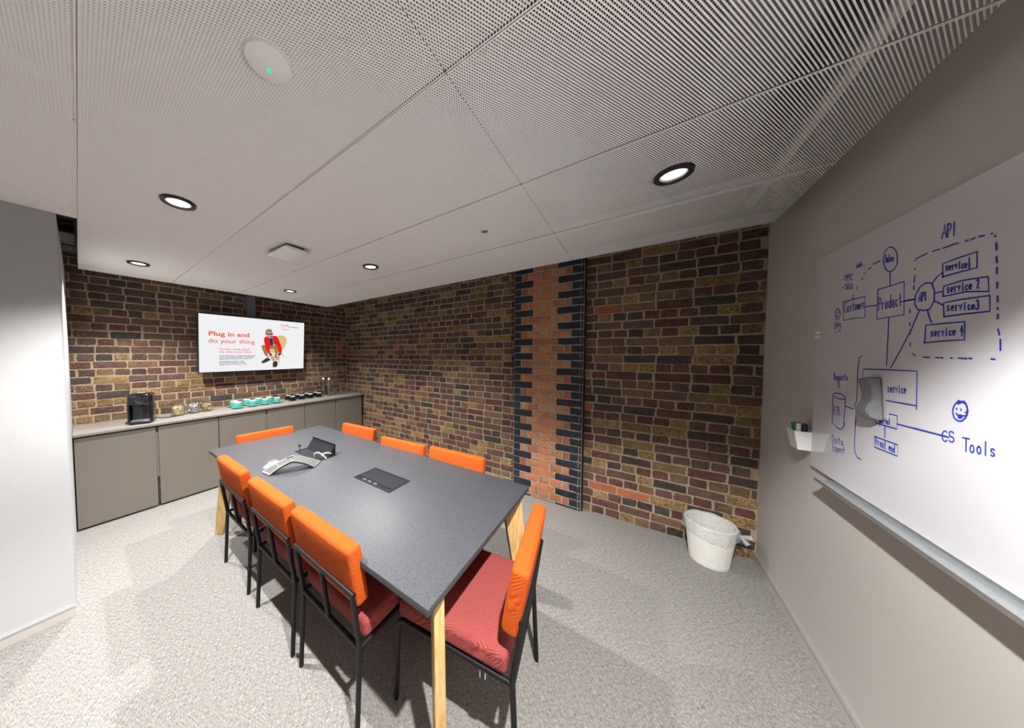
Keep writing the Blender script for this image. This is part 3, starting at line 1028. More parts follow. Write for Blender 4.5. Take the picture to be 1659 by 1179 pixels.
def jar(x, y, r, h, label, fill_name, fill_label, fill_mat, lid, n, size):
    t = empty('glass_jar', (x, y, WZ), 0, label, 'jar', 'glass jars beside the coffee machine')
    b = [(.0005, .002), (r * .92, .002), (r, .012), (r, h * .80), (r * .82, h * .93), (r * .84, h)]
    i = [(r * .80, h - .002), (r * .78, h * .93), (r * .95, h * .79), (r * .95, .014), (.0005, .008)]
    MB().lathe(b + i, 28).build('glass_body', M['glass'], t)
    if lid:
        MB().lathe([(.0005, h + .014), (r * .6, h + .012), (r * .86, h + .004), (r * .86, h)], 28).build('lid', M['glass'], t)
    rnd = random.Random(n)
    mb = MB()
    for k in range(n):
        rr = r * .72 * math.sqrt(rnd.random()); w = rnd.uniform(0, 2 * PI); z = .022 + (h * .72 - .022) * (k / n)
        s = size * rnd.uniform(.8, 1.15)
        bm = bmesh.new(); bmesh.ops.create_icosphere(bm, subdivisions=1, radius=s)
        mat = Matrix.Translation((x + rr * math.cos(w), y + rr * math.sin(w), WZ + z)) @ Matrix.Rotation(rnd.uniform(0, 6), 4, 'X') @ Matrix.Rotation(rnd.uniform(0, 6), 4, 'Z') @ Matrix.Diagonal((1.25, .8, .8, 1))
        bm.transform(mat); bm.verts.index_update()
        mb.add([q.co[:] for q in bm.verts], [[q.index for q in f.verts] for f in bm.faces], 0, True)
        bm.free()
    tag(mb.build(fill_name, fill_mat), fill_label, 'snack', kind='stuff')
jar(.628, 4.075, .058, .130, 'wide glass jar of tan nuts, nearest to the coffee machine', 'nuts', 'tan nuts filling the first glass jar', M['nut'], True, 210, .0110)
jar(.762, 4.110, .054, .140, 'glass jar of silver wrapped sweets, middle of the three jars', 'wrapped_sweets', 'silver wrapped sweets heaped in the middle jar', M['pod'], True, 85, .0155)
jar(.885, 4.120, .050, .115, 'small glass jar of mixed brown snacks, last of the three', 'mixed_snacks', 'mixed brown snacks in the last glass jar', M['mix'], True, 80, .0135)

def cup(x, y, rz, mat, label, group, r=.043, h=.062, sr=.066):
    t = empty('cup_and_saucer', (x, y, WZ), rz, label, 'cup', group)
    MB().lathe([(.0005, .004), (.028, .004), (.034, .003), (sr - .002, .014), (sr, .016), (sr - .003, .018), (.036, .009), (.0005, .009)], 28).build('saucer', mat, t)
    MB().lathe([(.0005, .011), (r * .62, .011), (r * .80, .020), (r * .97, .040), (r, .011 + h), (r * .965, .011 + h + .002)], 28).build('cup', mat, t)
    MB().lathe([(r * .965, .011 + h + .002), (r * .93, .011 + h), (r * .88, .040), (r * .6, .020), (.0005, .018)], 28).build('glazed_inside', M['cream'], t)
    MB().tube([(r * .93, 0, .060), (r * 1.25, 0, .064), (r * 1.55, 0, .052), (r * 1.45, 0, .034), (r * .9, 0, .028)], .0045, 8).build('handle', mat, t)
    return t
TE = [(1.157, 4.030), (1.322, 4.040), (1.468, 4.040), (1.612, 4.040), (1.165, 4.180), (1.305, 4.190), (1.438, 4.190), (1.575, 4.190)]
NB = ['first', 'second', 'third', 'fourth']
c0 = None
for i, (x, y) in enumerate(TE):
    lb = 'teal cup and saucer, %s from the left in the %s' % (NB[i % 4], 'front row' if i < 4 else 'row by the brick')
    if c0 is None:
        c0 = cup(x, y, R(25), M['teal'], lb, 'teal cups on the worktop')
    else:
        dup(c0, (x, y, WZ), R(25 + random.uniform(-15, 15)), lb)
DK = [(1.825, 4.050), (1.968, 4.075), (2.098, 4.080), (2.240, 4.085), (1.830, 4.195), (1.975, 4.205), (2.108, 4.205), (2.250, 4.205)]
c0 = None
for i, (x, y) in enumerate(DK):
    lb = 'black cup and saucer, %s from the left in the %s' % (NB[i % 4], 'front row' if i < 4 else 'row by the brick')
    if c0 is None:
        c0 = cup(x, y, R(25), M['black_glaze'], lb, 'black espresso cups on the worktop', .036, .048, .057)
    else:
        dup(c0, (x, y, WZ), R(25 + random.uniform(-15, 15)), lb)

def bottle(x, y, label):
    t = empty('water_bottle', (x, y, WZ), 0, label, 'bottle', 'clear water bottles on the worktop')
    o_ = [(.0005, .002), (.034, .002), (.037, .008), (.037, .235), (.030, .250), (.016, .256), (.016, .270)]
    i_ = [(.013, .270), (.013, .256), (.028, .247), (.0335, .232), (.0335, .012), (.0005, .008)]
    MB().lathe(o_ + i_, 28).build('glass_body', M['glass'], t)
    MB().lathe([(.0005, .292), (.014, .291), (.0185, .285), (.0185, .262), (.017, .262)], 20).build('stopper', M['white_plastic'], t)
bottle(2.365, 4.165, 'clear glass bottle with white stopper, the one nearer the brick')
bottle(2.395, 4.050, 'clear glass bottle with white stopper, in front of the other bottle')
def tumbler(x, y, label):
    t = empty('tumbler', (x, y, WZ), 0, label, 'glass', 'tumblers in the corner of the worktop')
    MB().lathe([(.0005, .002), (.030, .002), (.033, .006), (.037, .092), (.0345, .093), (.031, .012), (.0005, .010)], 24).build('glass_body', M['glass'], t)
tumbler(2.475, 4.060, 'clear tumbler right beside the front bottle')
tumbler(2.560, 4.130, 'clear tumbler between the bottles and the brick corner, set back')
tumbler(2.590, 4.020, 'clear tumbler at the front edge of the glasses group')
tumbler(2.700, 4.040, 'clear tumbler nearest to the front right corner of the worktop')
tumbler(2.680, 4.165, 'clear tumbler deepest in the brick corner')

# ------------------------------------------------------------------ television
SW, SH = 1.204, .690
tv = empty('television', (1.431, 4.118, 1.636), 0, 'slim black wall television showing a white slide, tilted down', 'television')
tv.rotation_euler = (R(4.2), 0, 0)
MB().rbox(-SW / 2 - .010, SW / 2 + .010, .001, .045, -SH / 2 - .014, SH / 2 + .010, .004, 2).build('casing', M['black_plastic'], tv)
scr = MB().box(-SW / 2, SW / 2, -.0015, .002, -SH / 2, SH / 2).build('screen', M['scr_white'], tv)
MB().box(-.12, .12, .046, .090, -.12, .12).build('wall_bracket', M['black_metal'], tv)
def sc(u, v): return (-SW / 2 + u * SW, -SH / 2 + v * SH)
# picture on the slide (flat print)
PIC={'chair':[[(0.6943, 0.6909), (0.7586, 0.7046), (0.7913, 0.6455), (0.7965, 0.5678), (0.7723, 0.457), (0.7449, 0.3937), (0.7158, 0.424), (0.7049, 0.562)], [(0.6137, 0.4134), (0.7403, 0.417), (0.734, 0.3312), (0.6226, 0.3455)], [(0.7381, 0.3313), (0.7503, 0.3345), (0.7662, 0.2497), (0.758, 0.2451)], [(0.7033, 0.331), (0.7137, 0.3311), (0.7235, 0.136), (0.7113, 0.1333)], [(0.6444, 0.3457), (0.6506, 0.3458), (0.6521, 0.2693), (0.6458, 0.2694)]],
'trousers':[[(0.5262, 0.4772), (0.5517, 0.5006), (0.5899, 0.4651), (0.5836, 0.39), (0.5946, 0.2848), (0.5666, 0.2819), (0.5424, 0.3891)], [(0.5518, 0.4932), (0.659, 0.4832), (0.668, 0.4225), (0.5832, 0.4125)], [(0.6473, 0.4827), (0.6661, 0.5216), (0.7062, 0.5007), (0.7118, 0.4239), (0.6937, 0.3309), (0.6877, 0.2304), (0.6623, 0.2308), (0.6692, 0.3614)]],
'shirt':[[(0.598, 0.6521), (0.6401, 0.6557), (0.6521, 0.5132), (0.6361, 0.4549), (0.6132, 0.5262)], [(0.6063, 0.315), (0.6305, 0.3364), (0.6374, 0.2999), (0.6163, 0.2695)], [(0.7001, 0.3309), (0.7418, 0.3469), (0.7268, 0.2876), (0.7025, 0.2923)]],
'jacket':[[(0.5553, 0.641), (0.5862, 0.6763), (0.602, 0.6376), (0.6281, 0.4667), (0.6126, 0.4736), (0.6141, 0.3907), (0.6229, 0.3303), (0.5963, 0.315), (0.5715, 0.4345), (0.5543, 0.5672)], [(0.6379, 0.6901), (0.6866, 0.6826), (0.708, 0.6081), (0.7395, 0.4558), (0.7418, 0.3469), (0.7054, 0.3465), (0.6998, 0.4235), (0.6804, 0.5147), (0.6543, 0.5209), (0.645, 0.6035)]],
'skin':[[(0.578, 0.7168), (0.5998, 0.7635), (0.6343, 0.7555), (0.6445, 0.7087), (0.6364, 0.6479), (0.6136, 0.6281), (0.5864, 0.6659)], [(0.6163, 0.2695), (0.6375, 0.2969), (0.6722, 0.2075), (0.6533, 0.1617), (0.6332, 0.193)], [(0.7025, 0.2876), (0.7187, 0.2876), (0.7045, 0.1913), (0.6768, 0.1765), (0.6799, 0.2228)], [(0.5741, 0.2848), (0.6006, 0.2878), (0.6076, 0.2393), (0.5824, 0.2396)]],
'hair':[[(0.5669, 0.7083), (0.5694, 0.7821), (0.5913, 0.8157), (0.6255, 0.817), (0.6401, 0.7756), (0.6343, 0.7555), (0.5998, 0.7606), (0.5817, 0.7172), (0.5786, 0.68)]],
'dark':[[(0.5802, 0.7171), (0.6463, 0.7389), (0.649, 0.7197), (0.6238, 0.7037), (0.5819, 0.7054)], [(0.6167, 0.6731), (0.6334, 0.6807), (0.6294, 0.6503), (0.6186, 0.6524)], [(0.5239, 0.151), (0.5347, 0.173), (0.5786, 0.2396), (0.6093, 0.2316), (0.6215, 0.1933), (0.5876, 0.1608), (0.5503, 0.132)], [(0.6436, 0.0542), (0.6458, 0.1466), (0.6649, 0.1768), (0.697, 0.1635), (0.6987, 0.0823), (0.6794, 0.0428)]]}
pc = MB(); pm = []
for lay, (k, mt) in enumerate((('chair', 'scr_chair'), ('shirt', 'scr_shirt'), ('trousers', 'scr_tan'), ('jacket', 'scr_jacket'), ('skin', 'scr_skin'), ('hair', 'scr_hair'), ('dark', 'scr_dark'))):
    pm.append(M[mt])
    for q, poly in enumerate(PIC[k]):
        yy = -.0017 - .0002 * lay - .00002 * q
        P = [sc(*p) for p in poly]
        pc.add([(a, yy, b) for a, b in P], [tuple(range(len(P)))], lay)
pc.build('slide_picture', pm, scr)
def text(s, u0, u1, v0, vcap, mat, name, bold=0, shear=0):
    cu = bpy.data.curves.new(name, 'FONT')
    cu.body = s
    cu.offset = bold
    cu.shear = shear
    tmp = bpy.data.objects.new(name, cu)
    me = bpy.data.meshes.new_from_object(tmp)
    bpy.data.objects.remove(tmp)
    xs = [q.co.x for q in me.vertices]; ys = [q.co.y for q in me.vertices]
    bw = max(xs) - min(xs)
    cap = .729
    ax, az = sc(u0, v0); bx, _ = sc(u1, v0); _, bz = sc(u0, vcap)
    kx = (bx - ax) / bw; kz = (bz - az) / cap
    for q in me.vertices:
        q.co = Vector((ax + (q.co.x - min(xs)) * kx, -.0022, az + q.co.y * kz))
    me.materials.append(M[mat])
    o = bpy.data.objects.new(name, me)
    COL.objects.link(o)
    o.parent = scr
text('Plug in and', .0735, .4135, .637, .717, 'scr_red', 'slide_headline', .022)
text('do your thing', .0700, .4640, .513, .592, 'scr_red', 'slide_headline', .004)
text('To start, simply plug in', .1563, .4221, .3895, .4260, 'scr_red', 'slide_text', .012)
text('the cable to your device.', .1566, .4403, .3410, .3755, 'scr_red', 'slide_text', .012)
# lines too small to read in the photograph: runs of short strokes
rnd = random.Random(5)
dm = MB()
for (a, b, v, h, mi) in ((.157, .475, .283, .014, 0), (.156, .461, .256, .014, 0), (.156, .443, .228, .014, 0), (.155, .364, .181, .014, 0), (.155, .373, .155, .014, 0), (.155, .391, .125, .014, 0),
                      (.7255, .758, .918, .016, 1), (.766, .812, .918, .016, 0), (.728, .796, .885, .016, 1), (.807, .938, .885, .016, 0), (.731, .8205, .833, .016, 1)):
    u = a
    while u < b:
        w = min(rnd.uniform(.004, .009), b - u)
        x0, z0 = sc(u, v - h / 2 * rnd.uniform(.6, 1)); x1, z1 = sc(u + w, v + h / 2 * rnd.uniform(.6, 1.2))
        dm.add([(x0, -.0022, z0), (x1, -.0022, z0), (x1, -.0022, z1), (x0, -.0022, z1)], [(0, 1, 2, 3)], mi)
        u += w + rnd.choice((.0016, .0016, .005))
dm.build('slide_text', [M['scr_navy'], M['scr_red']], scr)
t = tag(MB().box(1.340, 1.440, YT - .075, YT - .006, 1.80, 2.949).build('steel_post', M['post']), 'grey steel post rising above the television to the ceiling', 'post')

# ------------------------------------------------------------------ whiteboard and what hangs there
wb = MB().rbox(.25, 2.152, YW + .0005, YW + .012, .946, 1.978, .002, 1).build('whiteboard', M['board'])
tag(wb, 'large frameless whiteboard covered with a blue marker diagram', 'whiteboard')
YB = YW + .0124
tape = MB().add([(2.096, YB, 1.127), (1.884, YB, 1.162), (1.918, YB, 1.067), (2.078, YB, 1.044)], [(0, 1, 2, 3)]).build('wiped_patch', M['film'], wb)
INK={
'linework':[[(1.666,1.83),(1.667,1.82),(1.67,1.812),(1.674,1.805),(1.68,1.8),(1.687,1.797),(1.695,1.797),(1.703,1.799),(1.711,1.804),(1.718,1.811),(1.724,1.82),(1.729,1.83),(1.732,1.841),(1.733,1.851),(1.732,1.862),(1.729,1.871),(1.725,1.878),(1.719,1.882),(1.711,1.885),(1.703,1.884),(1.695,1.881),(1.688,1.876),(1.681,1.869),(1.675,1.86),(1.67,1.85),(1.668,1.84),(1.666,1.83)],[(1.696,1.797),(1.693,1.745)],[(1.751,1.744),(1.632,1.748),(1.625,1.637),(1.748,1.635),(1.751,1.744)],[(1.955,1.73),(1.817,1.731),(1.812,1.649),(1.876,1.652),(1.945,1.651),(1.955,1.73)],[(1.818,1.69),(1.751,1.687)],[(1.625,1.681),(1.586,1.682)],[(1.784,1.847),(1.749,1.849)],[(1.806,1.833),(1.794,1.836)],[(1.828,1.823),(1.824,1.824)],[(1.842,1.802),(1.838,1.806)],[(1.868,1.77),(1.868,1.778)],[(1.892,1.751),(1.894,1.732),(1.88,1.737)],[(1.97,1.681),(1.97,1.675),(1.971,1.67),(1.973,1.666),(1.976,1.663),(1.98,1.66),(1.984,1.659),(1.988,1.66),(1.993,1.662),(1.997,1.665),(2.001,1.669),(2.004,1.674),(2.006,1.68),(2.007,1.685),(2.007,1.691),(2.006,1.696),(2.004,1.701),(2,1.704),(1.997,1.706),(1.992,1.707),(1.988,1.706),(1.984,1.704),(1.979,1.701),(1.976,1.697),(1.973,1.692),(1.971,1.687),(1.97,1.681)],[(1.996,1.692),(1.995,1.688)],[(1.982,1.692),(1.982,1.688)],[(1.998,1.678),(1.987,1.67),(1.979,1.678)],[(2.002,1.649),(1.999,1.649)],[(1.984,1.65),(1.981,1.649)],[(1.993,1.603),(1.99,1.602)],[(1.976,1.609),(1.959,1.604)],[(1.69,1.634),(1.688,1.534),(1.687,1.464)],[(1.566,1.641),(1.594,1.58),(1.667,1.457)],[(1.591,1.757),(1.592,1.737)],[(1.592,1.726),(1.591,1.713)],[(1.591,1.781),(1.592,1.778)],[(1.602,1.651),(1.601,1.641)],[(1.599,1.607),(1.598,1.599)],[(1.596,1.58),(1.595,1.57)],[(1.592,1.541),(1.592,1.532)],[(1.594,1.806),(1.592,1.811),(1.551,1.816)],[(1.531,1.816),(1.519,1.816)],[(1.513,1.816),(1.509,1.816)],[(1.497,1.815),(1.475,1.815)],[(1.471,1.816),(1.461,1.815)],[(1.455,1.815),(1.453,1.815)],[(1.432,1.813),(1.426,1.813)],[(1.416,1.813),(1.413,1.813)],[(1.409,1.813),(1.407,1.813)],[(1.397,1.813),(1.385,1.811)],[(1.366,1.809),(1.365,1.809)],[(1.358,1.801),(1.357,1.799)],[(1.354,1.782),(1.352,1.765)],[(1.351,1.747),(1.349,1.733)],[(1.348,1.719),(1.347,1.705)],[(1.345,1.682),(1.344,1.669)],[(1.342,1.648),(1.341,1.635)],[(1.34,1.619),(1.339,1.616)],[(1.338,1.602),(1.338,1.593)],[(1.335,1.566),(1.331,1.553)],[(1.328,1.54),(1.326,1.515)],[(1.539,1.496),(1.519,1.495)],[(1.497,1.495),(1.488,1.494)],[(1.482,1.495),(1.475,1.494)],[(1.451,1.494),(1.447,1.494)],[(1.429,1.494),(1.407,1.493)],[(1.4,1.494),(1.394,1.493)],[(1.345,1.493),(1.338,1.492)],[(1.582,1.507),(1.58,1.506)],[(1.573,1.502),(1.572,1.501)],[(1.492,1.729),(1.496,1.769),(1.449,1.773),(1.399,1.774),(1.397,1.732),(1.442,1.732),(1.495,1.731)],[(1.488,1.673),(1.488,1.702),(1.433,1.707),(1.367,1.702),(1.363,1.664),(1.42,1.674),(1.488,1.673)],[(1.48,1.613),(1.485,1.654),(1.429,1.655),(1.36,1.653),(1.357,1.613),(1.415,1.614),(1.48,1.613)],[(1.539,1.542),(1.539,1.594),(1.476,1.594),(1.419,1.593),(1.416,1.544),(1.473,1.543),(1.541,1.54)],[(1.526,1.719),(1.512,1.735),(1.494,1.744)],[(1.515,1.688),(1.49,1.688)],[(1.514,1.664),(1.485,1.647)],[(1.536,1.638),(1.529,1.618),(1.52,1.601)],[(1.548,1.725),(1.567,1.719),(1.583,1.696),(1.585,1.666),(1.572,1.647),(1.549,1.64),(1.528,1.643),(1.516,1.664),(1.517,1.696),(1.527,1.719),(1.539,1.724),(1.548,1.725)],[(1.639,1.682),(1.625,1.682),(1.586,1.681)],[(1.806,1.397),(1.805,1.447),(1.671,1.45),(1.559,1.451),(1.552,1.331)],[(1.809,1.397),(1.803,1.34),(1.784,1.34)],[(1.679,1.341),(1.553,1.342)],[(1.813,1.498),(1.832,1.491),(1.837,1.447),(1.833,1.341),(1.833,1.316),(1.844,1.302),(1.833,1.276),(1.831,1.145),(1.825,1.109),(1.81,1.095),(1.791,1.093)],[(1.899,1.286),(1.849,1.281)],[(1.905,1.319),(1.907,1.317),(1.912,1.314),(1.918,1.313),(1.926,1.311),(1.935,1.311),(1.945,1.311),(1.955,1.311),(1.965,1.313),(1.974,1.314),(1.981,1.317),(1.986,1.32),(1.989,1.322),(1.989,1.325),(1.986,1.328),(1.982,1.33),(1.975,1.332),(1.966,1.333),(1.956,1.334),(1.946,1.333),(1.936,1.333),(1.927,1.331),(1.919,1.329),(1.912,1.327),(1.908,1.324),(1.905,1.322),(1.905,1.319)],[(1.991,1.324),(1.987,1.197),(1.943,1.182),(1.923,1.181),(1.905,1.194),(1.897,1.213)],[(1.903,1.315),(1.905,1.229),(1.905,1.194)],[(1.955,1.389),(1.952,1.359)],[(1.724,1.261),(1.724,1.251),(1.623,1.252),(1.626,1.297),(1.66,1.296)],[(1.624,1.269),(1.537,1.269),(1.441,1.27)],[(1.677,1.249),(1.674,1.209)],[(1.724,1.201),(1.616,1.199),(1.614,1.161),(1.721,1.162),(1.724,1.201)],[(1.559,1.27),(1.462,1.27)],[(1.394,1.351),(1.395,1.345),(1.397,1.338),(1.399,1.333),(1.403,1.328),(1.407,1.324),(1.412,1.322),(1.417,1.322),(1.421,1.322),(1.426,1.325),(1.43,1.329),(1.432,1.334),(1.434,1.34),(1.435,1.347),(1.434,1.353),(1.432,1.36),(1.429,1.366),(1.426,1.37),(1.421,1.374),(1.417,1.376),(1.412,1.376),(1.407,1.375),(1.403,1.372),(1.399,1.368),(1.397,1.363),(1.395,1.357),(1.394,1.351)],[(1.43,1.365),(1.419,1.379),(1.422,1.367),(1.405,1.378),(1.396,1.365),(1.393,1.35),(1.401,1.349),(1.393,1.342),(1.407,1.337),(1.417,1.335),(1.424,1.341)],[(1.418,1.335),(1.413,1.339),(1.408,1.338),(1.408,1.332),(1.417,1.33)],[(1.424,1.354),(1.424,1.353)],[(1.412,1.354),(1.412,1.353)],[(1.427,1.369),(1.415,1.375),(1.4,1.373),(1.395,1.36),(1.395,1.345)]],
'lettering Sales 1063':[[(1.719,1.858),(1.72,1.861),(1.722,1.862),(1.723,1.861),(1.724,1.859),(1.725,1.856),(1.724,1.852),(1.723,1.85),(1.721,1.849),(1.721,1.849),(1.719,1.848),(1.718,1.845),(1.717,1.842),(1.717,1.839),(1.718,1.836),(1.72,1.836),(1.722,1.837),(1.723,1.839)],[(1.711,1.846),(1.712,1.848),(1.714,1.848),(1.715,1.846),(1.715,1.842),(1.714,1.837),(1.713,1.835),(1.711,1.835),(1.71,1.838),(1.71,1.842),(1.711,1.846)],[(1.71,1.847),(1.709,1.836),(1.708,1.834)],[(1.705,1.859),(1.703,1.833)],[(1.697,1.84),(1.692,1.839),(1.692,1.839),(1.693,1.842),(1.694,1.845),(1.695,1.846),(1.696,1.845),(1.697,1.843),(1.697,1.84),(1.696,1.836),(1.695,1.833),(1.694,1.832),(1.693,1.833)],[(1.685,1.843),(1.686,1.845),(1.687,1.845),(1.688,1.843),(1.688,1.841),(1.688,1.839),(1.686,1.838),(1.686,1.838),(1.685,1.837),(1.684,1.835),(1.684,1.832),(1.685,1.831),(1.686,1.831),(1.688,1.833)]],
'lettering Product 1424':[[(1.74,1.666),(1.744,1.713)],[(1.744,1.713),(1.739,1.713),(1.737,1.712),(1.734,1.71),(1.733,1.706),(1.732,1.701),(1.732,1.697),(1.733,1.693),(1.735,1.691),(1.737,1.69),(1.742,1.69)],[(1.725,1.692),(1.723,1.667)],[(1.724,1.683),(1.722,1.691),(1.718,1.69)],[(1.705,1.692),(1.708,1.69),(1.709,1.686),(1.709,1.68),(1.708,1.673),(1.706,1.669),(1.703,1.667),(1.701,1.669),(1.7,1.674),(1.7,1.68),(1.701,1.686),(1.703,1.69),(1.705,1.692)],[(1.685,1.684),(1.687,1.69),(1.69,1.692),(1.692,1.69),(1.693,1.683),(1.693,1.676),(1.69,1.67),(1.688,1.668),(1.685,1.671),(1.684,1.677),(1.685,1.684)],[(1.687,1.713),(1.683,1.668)],[(1.678,1.693),(1.676,1.675),(1.673,1.668),(1.67,1.675),(1.671,1.693)],[(1.671,1.693),(1.669,1.669)],[(1.655,1.69),(1.658,1.692),(1.66,1.692),(1.662,1.688),(1.662,1.683),(1.662,1.677),(1.66,1.672),(1.658,1.669),(1.655,1.67),(1.654,1.673)],[(1.646,1.708),(1.643,1.673),(1.64,1.67)],[(1.648,1.694),(1.641,1.695)]],
'lettering Customer 1149':[[(1.932,1.72),(1.935,1.724),(1.937,1.725),(1.94,1.722),(1.942,1.716),(1.942,1.708),(1.941,1.699),(1.94,1.691),(1.937,1.686),(1.934,1.683),(1.931,1.684),(1.929,1.688)],[(1.924,1.706),(1.923,1.689),(1.919,1.683),(1.915,1.69),(1.916,1.706)],[(1.916,1.706),(1.914,1.683)],[(1.899,1.704),(1.901,1.706),(1.904,1.706),(1.906,1.704),(1.906,1.7),(1.905,1.696),(1.902,1.695),(1.902,1.695),(1.899,1.694),(1.897,1.691),(1.898,1.687),(1.9,1.684),(1.903,1.684),(1.905,1.687)],[(1.887,1.721),(1.885,1.688),(1.881,1.685)],[(1.89,1.708),(1.882,1.709)],[(1.87,1.707),(1.872,1.705),(1.873,1.701),(1.874,1.696),(1.873,1.691),(1.871,1.687),(1.868,1.685),(1.866,1.687),(1.865,1.691),(1.864,1.696),(1.865,1.702),(1.867,1.706),(1.87,1.707)],[(1.858,1.706),(1.857,1.686)],[(1.858,1.7),(1.856,1.707),(1.854,1.702),(1.852,1.686)],[(1.853,1.7),(1.851,1.707),(1.848,1.702),(1.847,1.686)],[(1.841,1.697),(1.833,1.698),(1.833,1.698),(1.834,1.703),(1.836,1.707),(1.838,1.708),(1.84,1.707),(1.841,1.703),(1.842,1.697),(1.841,1.692),(1.839,1.688),(1.836,1.687),(1.834,1.688)],[(1.826,1.708),(1.824,1.687)],[(1.826,1.701),(1.823,1.708),(1.82,1.707)]],
'lettering Ads 868':[[(1.88,1.854),(1.876,1.878),(1.869,1.855)],[(1.879,1.863),(1.871,1.863)],[(1.859,1.864),(1.861,1.867),(1.863,1.868),(1.865,1.867),(1.866,1.863),(1.866,1.859),(1.864,1.856),(1.862,1.856),(1.86,1.857),(1.859,1.86),(1.859,1.864)],[(1.86,1.879),(1.858,1.856)],[(1.847,1.868),(1.849,1.869),(1.851,1.869),(1.852,1.867),(1.852,1.865),(1.851,1.863),(1.849,1.863),(1.849,1.863),(1.847,1.862),(1.846,1.861),(1.846,1.858),(1.847,1.857),(1.85,1.857),(1.852,1.858)]],
'lettering -PPC 860':[[(1.967,1.83),(1.958,1.829)],[(1.947,1.819),(1.95,1.844)],[(1.95,1.844),(1.944,1.843),(1.942,1.842),(1.939,1.841),(1.938,1.839),(1.937,1.836),(1.937,1.834),(1.939,1.832),(1.941,1.831),(1.943,1.831),(1.948,1.831)],[(1.93,1.817),(1.932,1.842)],[(1.932,1.842),(1.927,1.841),(1.924,1.84),(1.922,1.839),(1.92,1.837),(1.92,1.834),(1.92,1.832),(1.921,1.83),(1.923,1.829),(1.926,1.829),(1.931,1.829)],[(1.903,1.835),(1.906,1.838),(1.909,1.839),(1.911,1.837),(1.913,1.834),(1.914,1.83),(1.913,1.825),(1.912,1.82),(1.909,1.817),(1.907,1.815),(1.904,1.815),(1.902,1.817)]],
'lettering -SEO 928':[[(1.964,1.794),(1.955,1.793)],[(1.935,1.801),(1.937,1.803),(1.94,1.805),(1.943,1.804),(1.945,1.803),(1.946,1.8),(1.945,1.797),(1.942,1.795),(1.939,1.793),(1.939,1.793),(1.936,1.792),(1.934,1.79),(1.932,1.787),(1.933,1.784),(1.935,1.783),(1.938,1.782),(1.942,1.784),(1.944,1.786)],[(1.918,1.801),(1.928,1.803),(1.927,1.78),(1.917,1.779)],[(1.927,1.791),(1.919,1.79)],[(1.906,1.798),(1.909,1.797),(1.911,1.794),(1.911,1.789),(1.91,1.783),(1.907,1.779),(1.904,1.777),(1.901,1.778),(1.899,1.781),(1.899,1.787),(1.9,1.792),(1.903,1.796),(1.906,1.798)]],
'lettering NPS 1203':[[(2.006,1.617),(2.008,1.639),(1.996,1.618),(1.998,1.64)],[(1.988,1.618),(1.99,1.64)],[(1.99,1.64),(1.985,1.64),(1.982,1.64),(1.98,1.639),(1.979,1.637),(1.978,1.635),(1.978,1.633),(1.979,1.631),(1.982,1.63),(1.984,1.629),(1.989,1.629)],[(1.962,1.638),(1.964,1.64),(1.967,1.641),(1.969,1.64),(1.971,1.638),(1.972,1.635),(1.971,1.632),(1.969,1.631),(1.966,1.63),(1.966,1.63),(1.963,1.629),(1.96,1.628),(1.959,1.625),(1.96,1.622),(1.962,1.62),(1.965,1.619),(1.968,1.62),(1.971,1.622)]],
'lettering API 506':[[(1.504,1.845),(1.499,1.883),(1.49,1.844)],[(1.502,1.859),(1.493,1.857)],[(1.486,1.843),(1.488,1.881)],[(1.488,1.881),(1.484,1.88),(1.481,1.879),(1.479,1.877),(1.478,1.874),(1.477,1.87),(1.477,1.867),(1.478,1.864),(1.48,1.862),(1.482,1.862),(1.487,1.862)],[(1.467,1.841),(1.469,1.878)]],
'lettering service1 771':[[(1.481,1.758),(1.482,1.759),(1.484,1.759),(1.485,1.758),(1.485,1.756),(1.484,1.754),(1.482,1.753),(1.482,1.753),(1.481,1.752),(1.48,1.75),(1.48,1.748),(1.481,1.746),(1.483,1.746),(1.484,1.748)],[(1.475,1.752),(1.47,1.752),(1.47,1.751),(1.47,1.755),(1.471,1.757),(1.473,1.758),(1.474,1.758),(1.475,1.755),(1.475,1.752),(1.474,1.749),(1.473,1.746),(1.472,1.745),(1.471,1.746)],[(1.465,1.757),(1.464,1.744)],[(1.465,1.752),(1.463,1.757),(1.461,1.756)],[(1.457,1.756),(1.453,1.743),(1.452,1.756)],[(1.445,1.755),(1.444,1.742)],[(1.445,1.759),(1.445,1.761)],[(1.433,1.751),(1.435,1.753),(1.436,1.753),(1.437,1.751),(1.437,1.748),(1.437,1.745),(1.436,1.742),(1.435,1.741),(1.433,1.741),(1.432,1.743)],[(1.428,1.746),(1.424,1.746),(1.423,1.746),(1.424,1.749),(1.425,1.751),(1.426,1.752),(1.428,1.752),(1.428,1.749),(1.429,1.746),(1.428,1.743),(1.427,1.741),(1.426,1.74),(1.424,1.74)],[(1.419,1.764),(1.417,1.736)]],
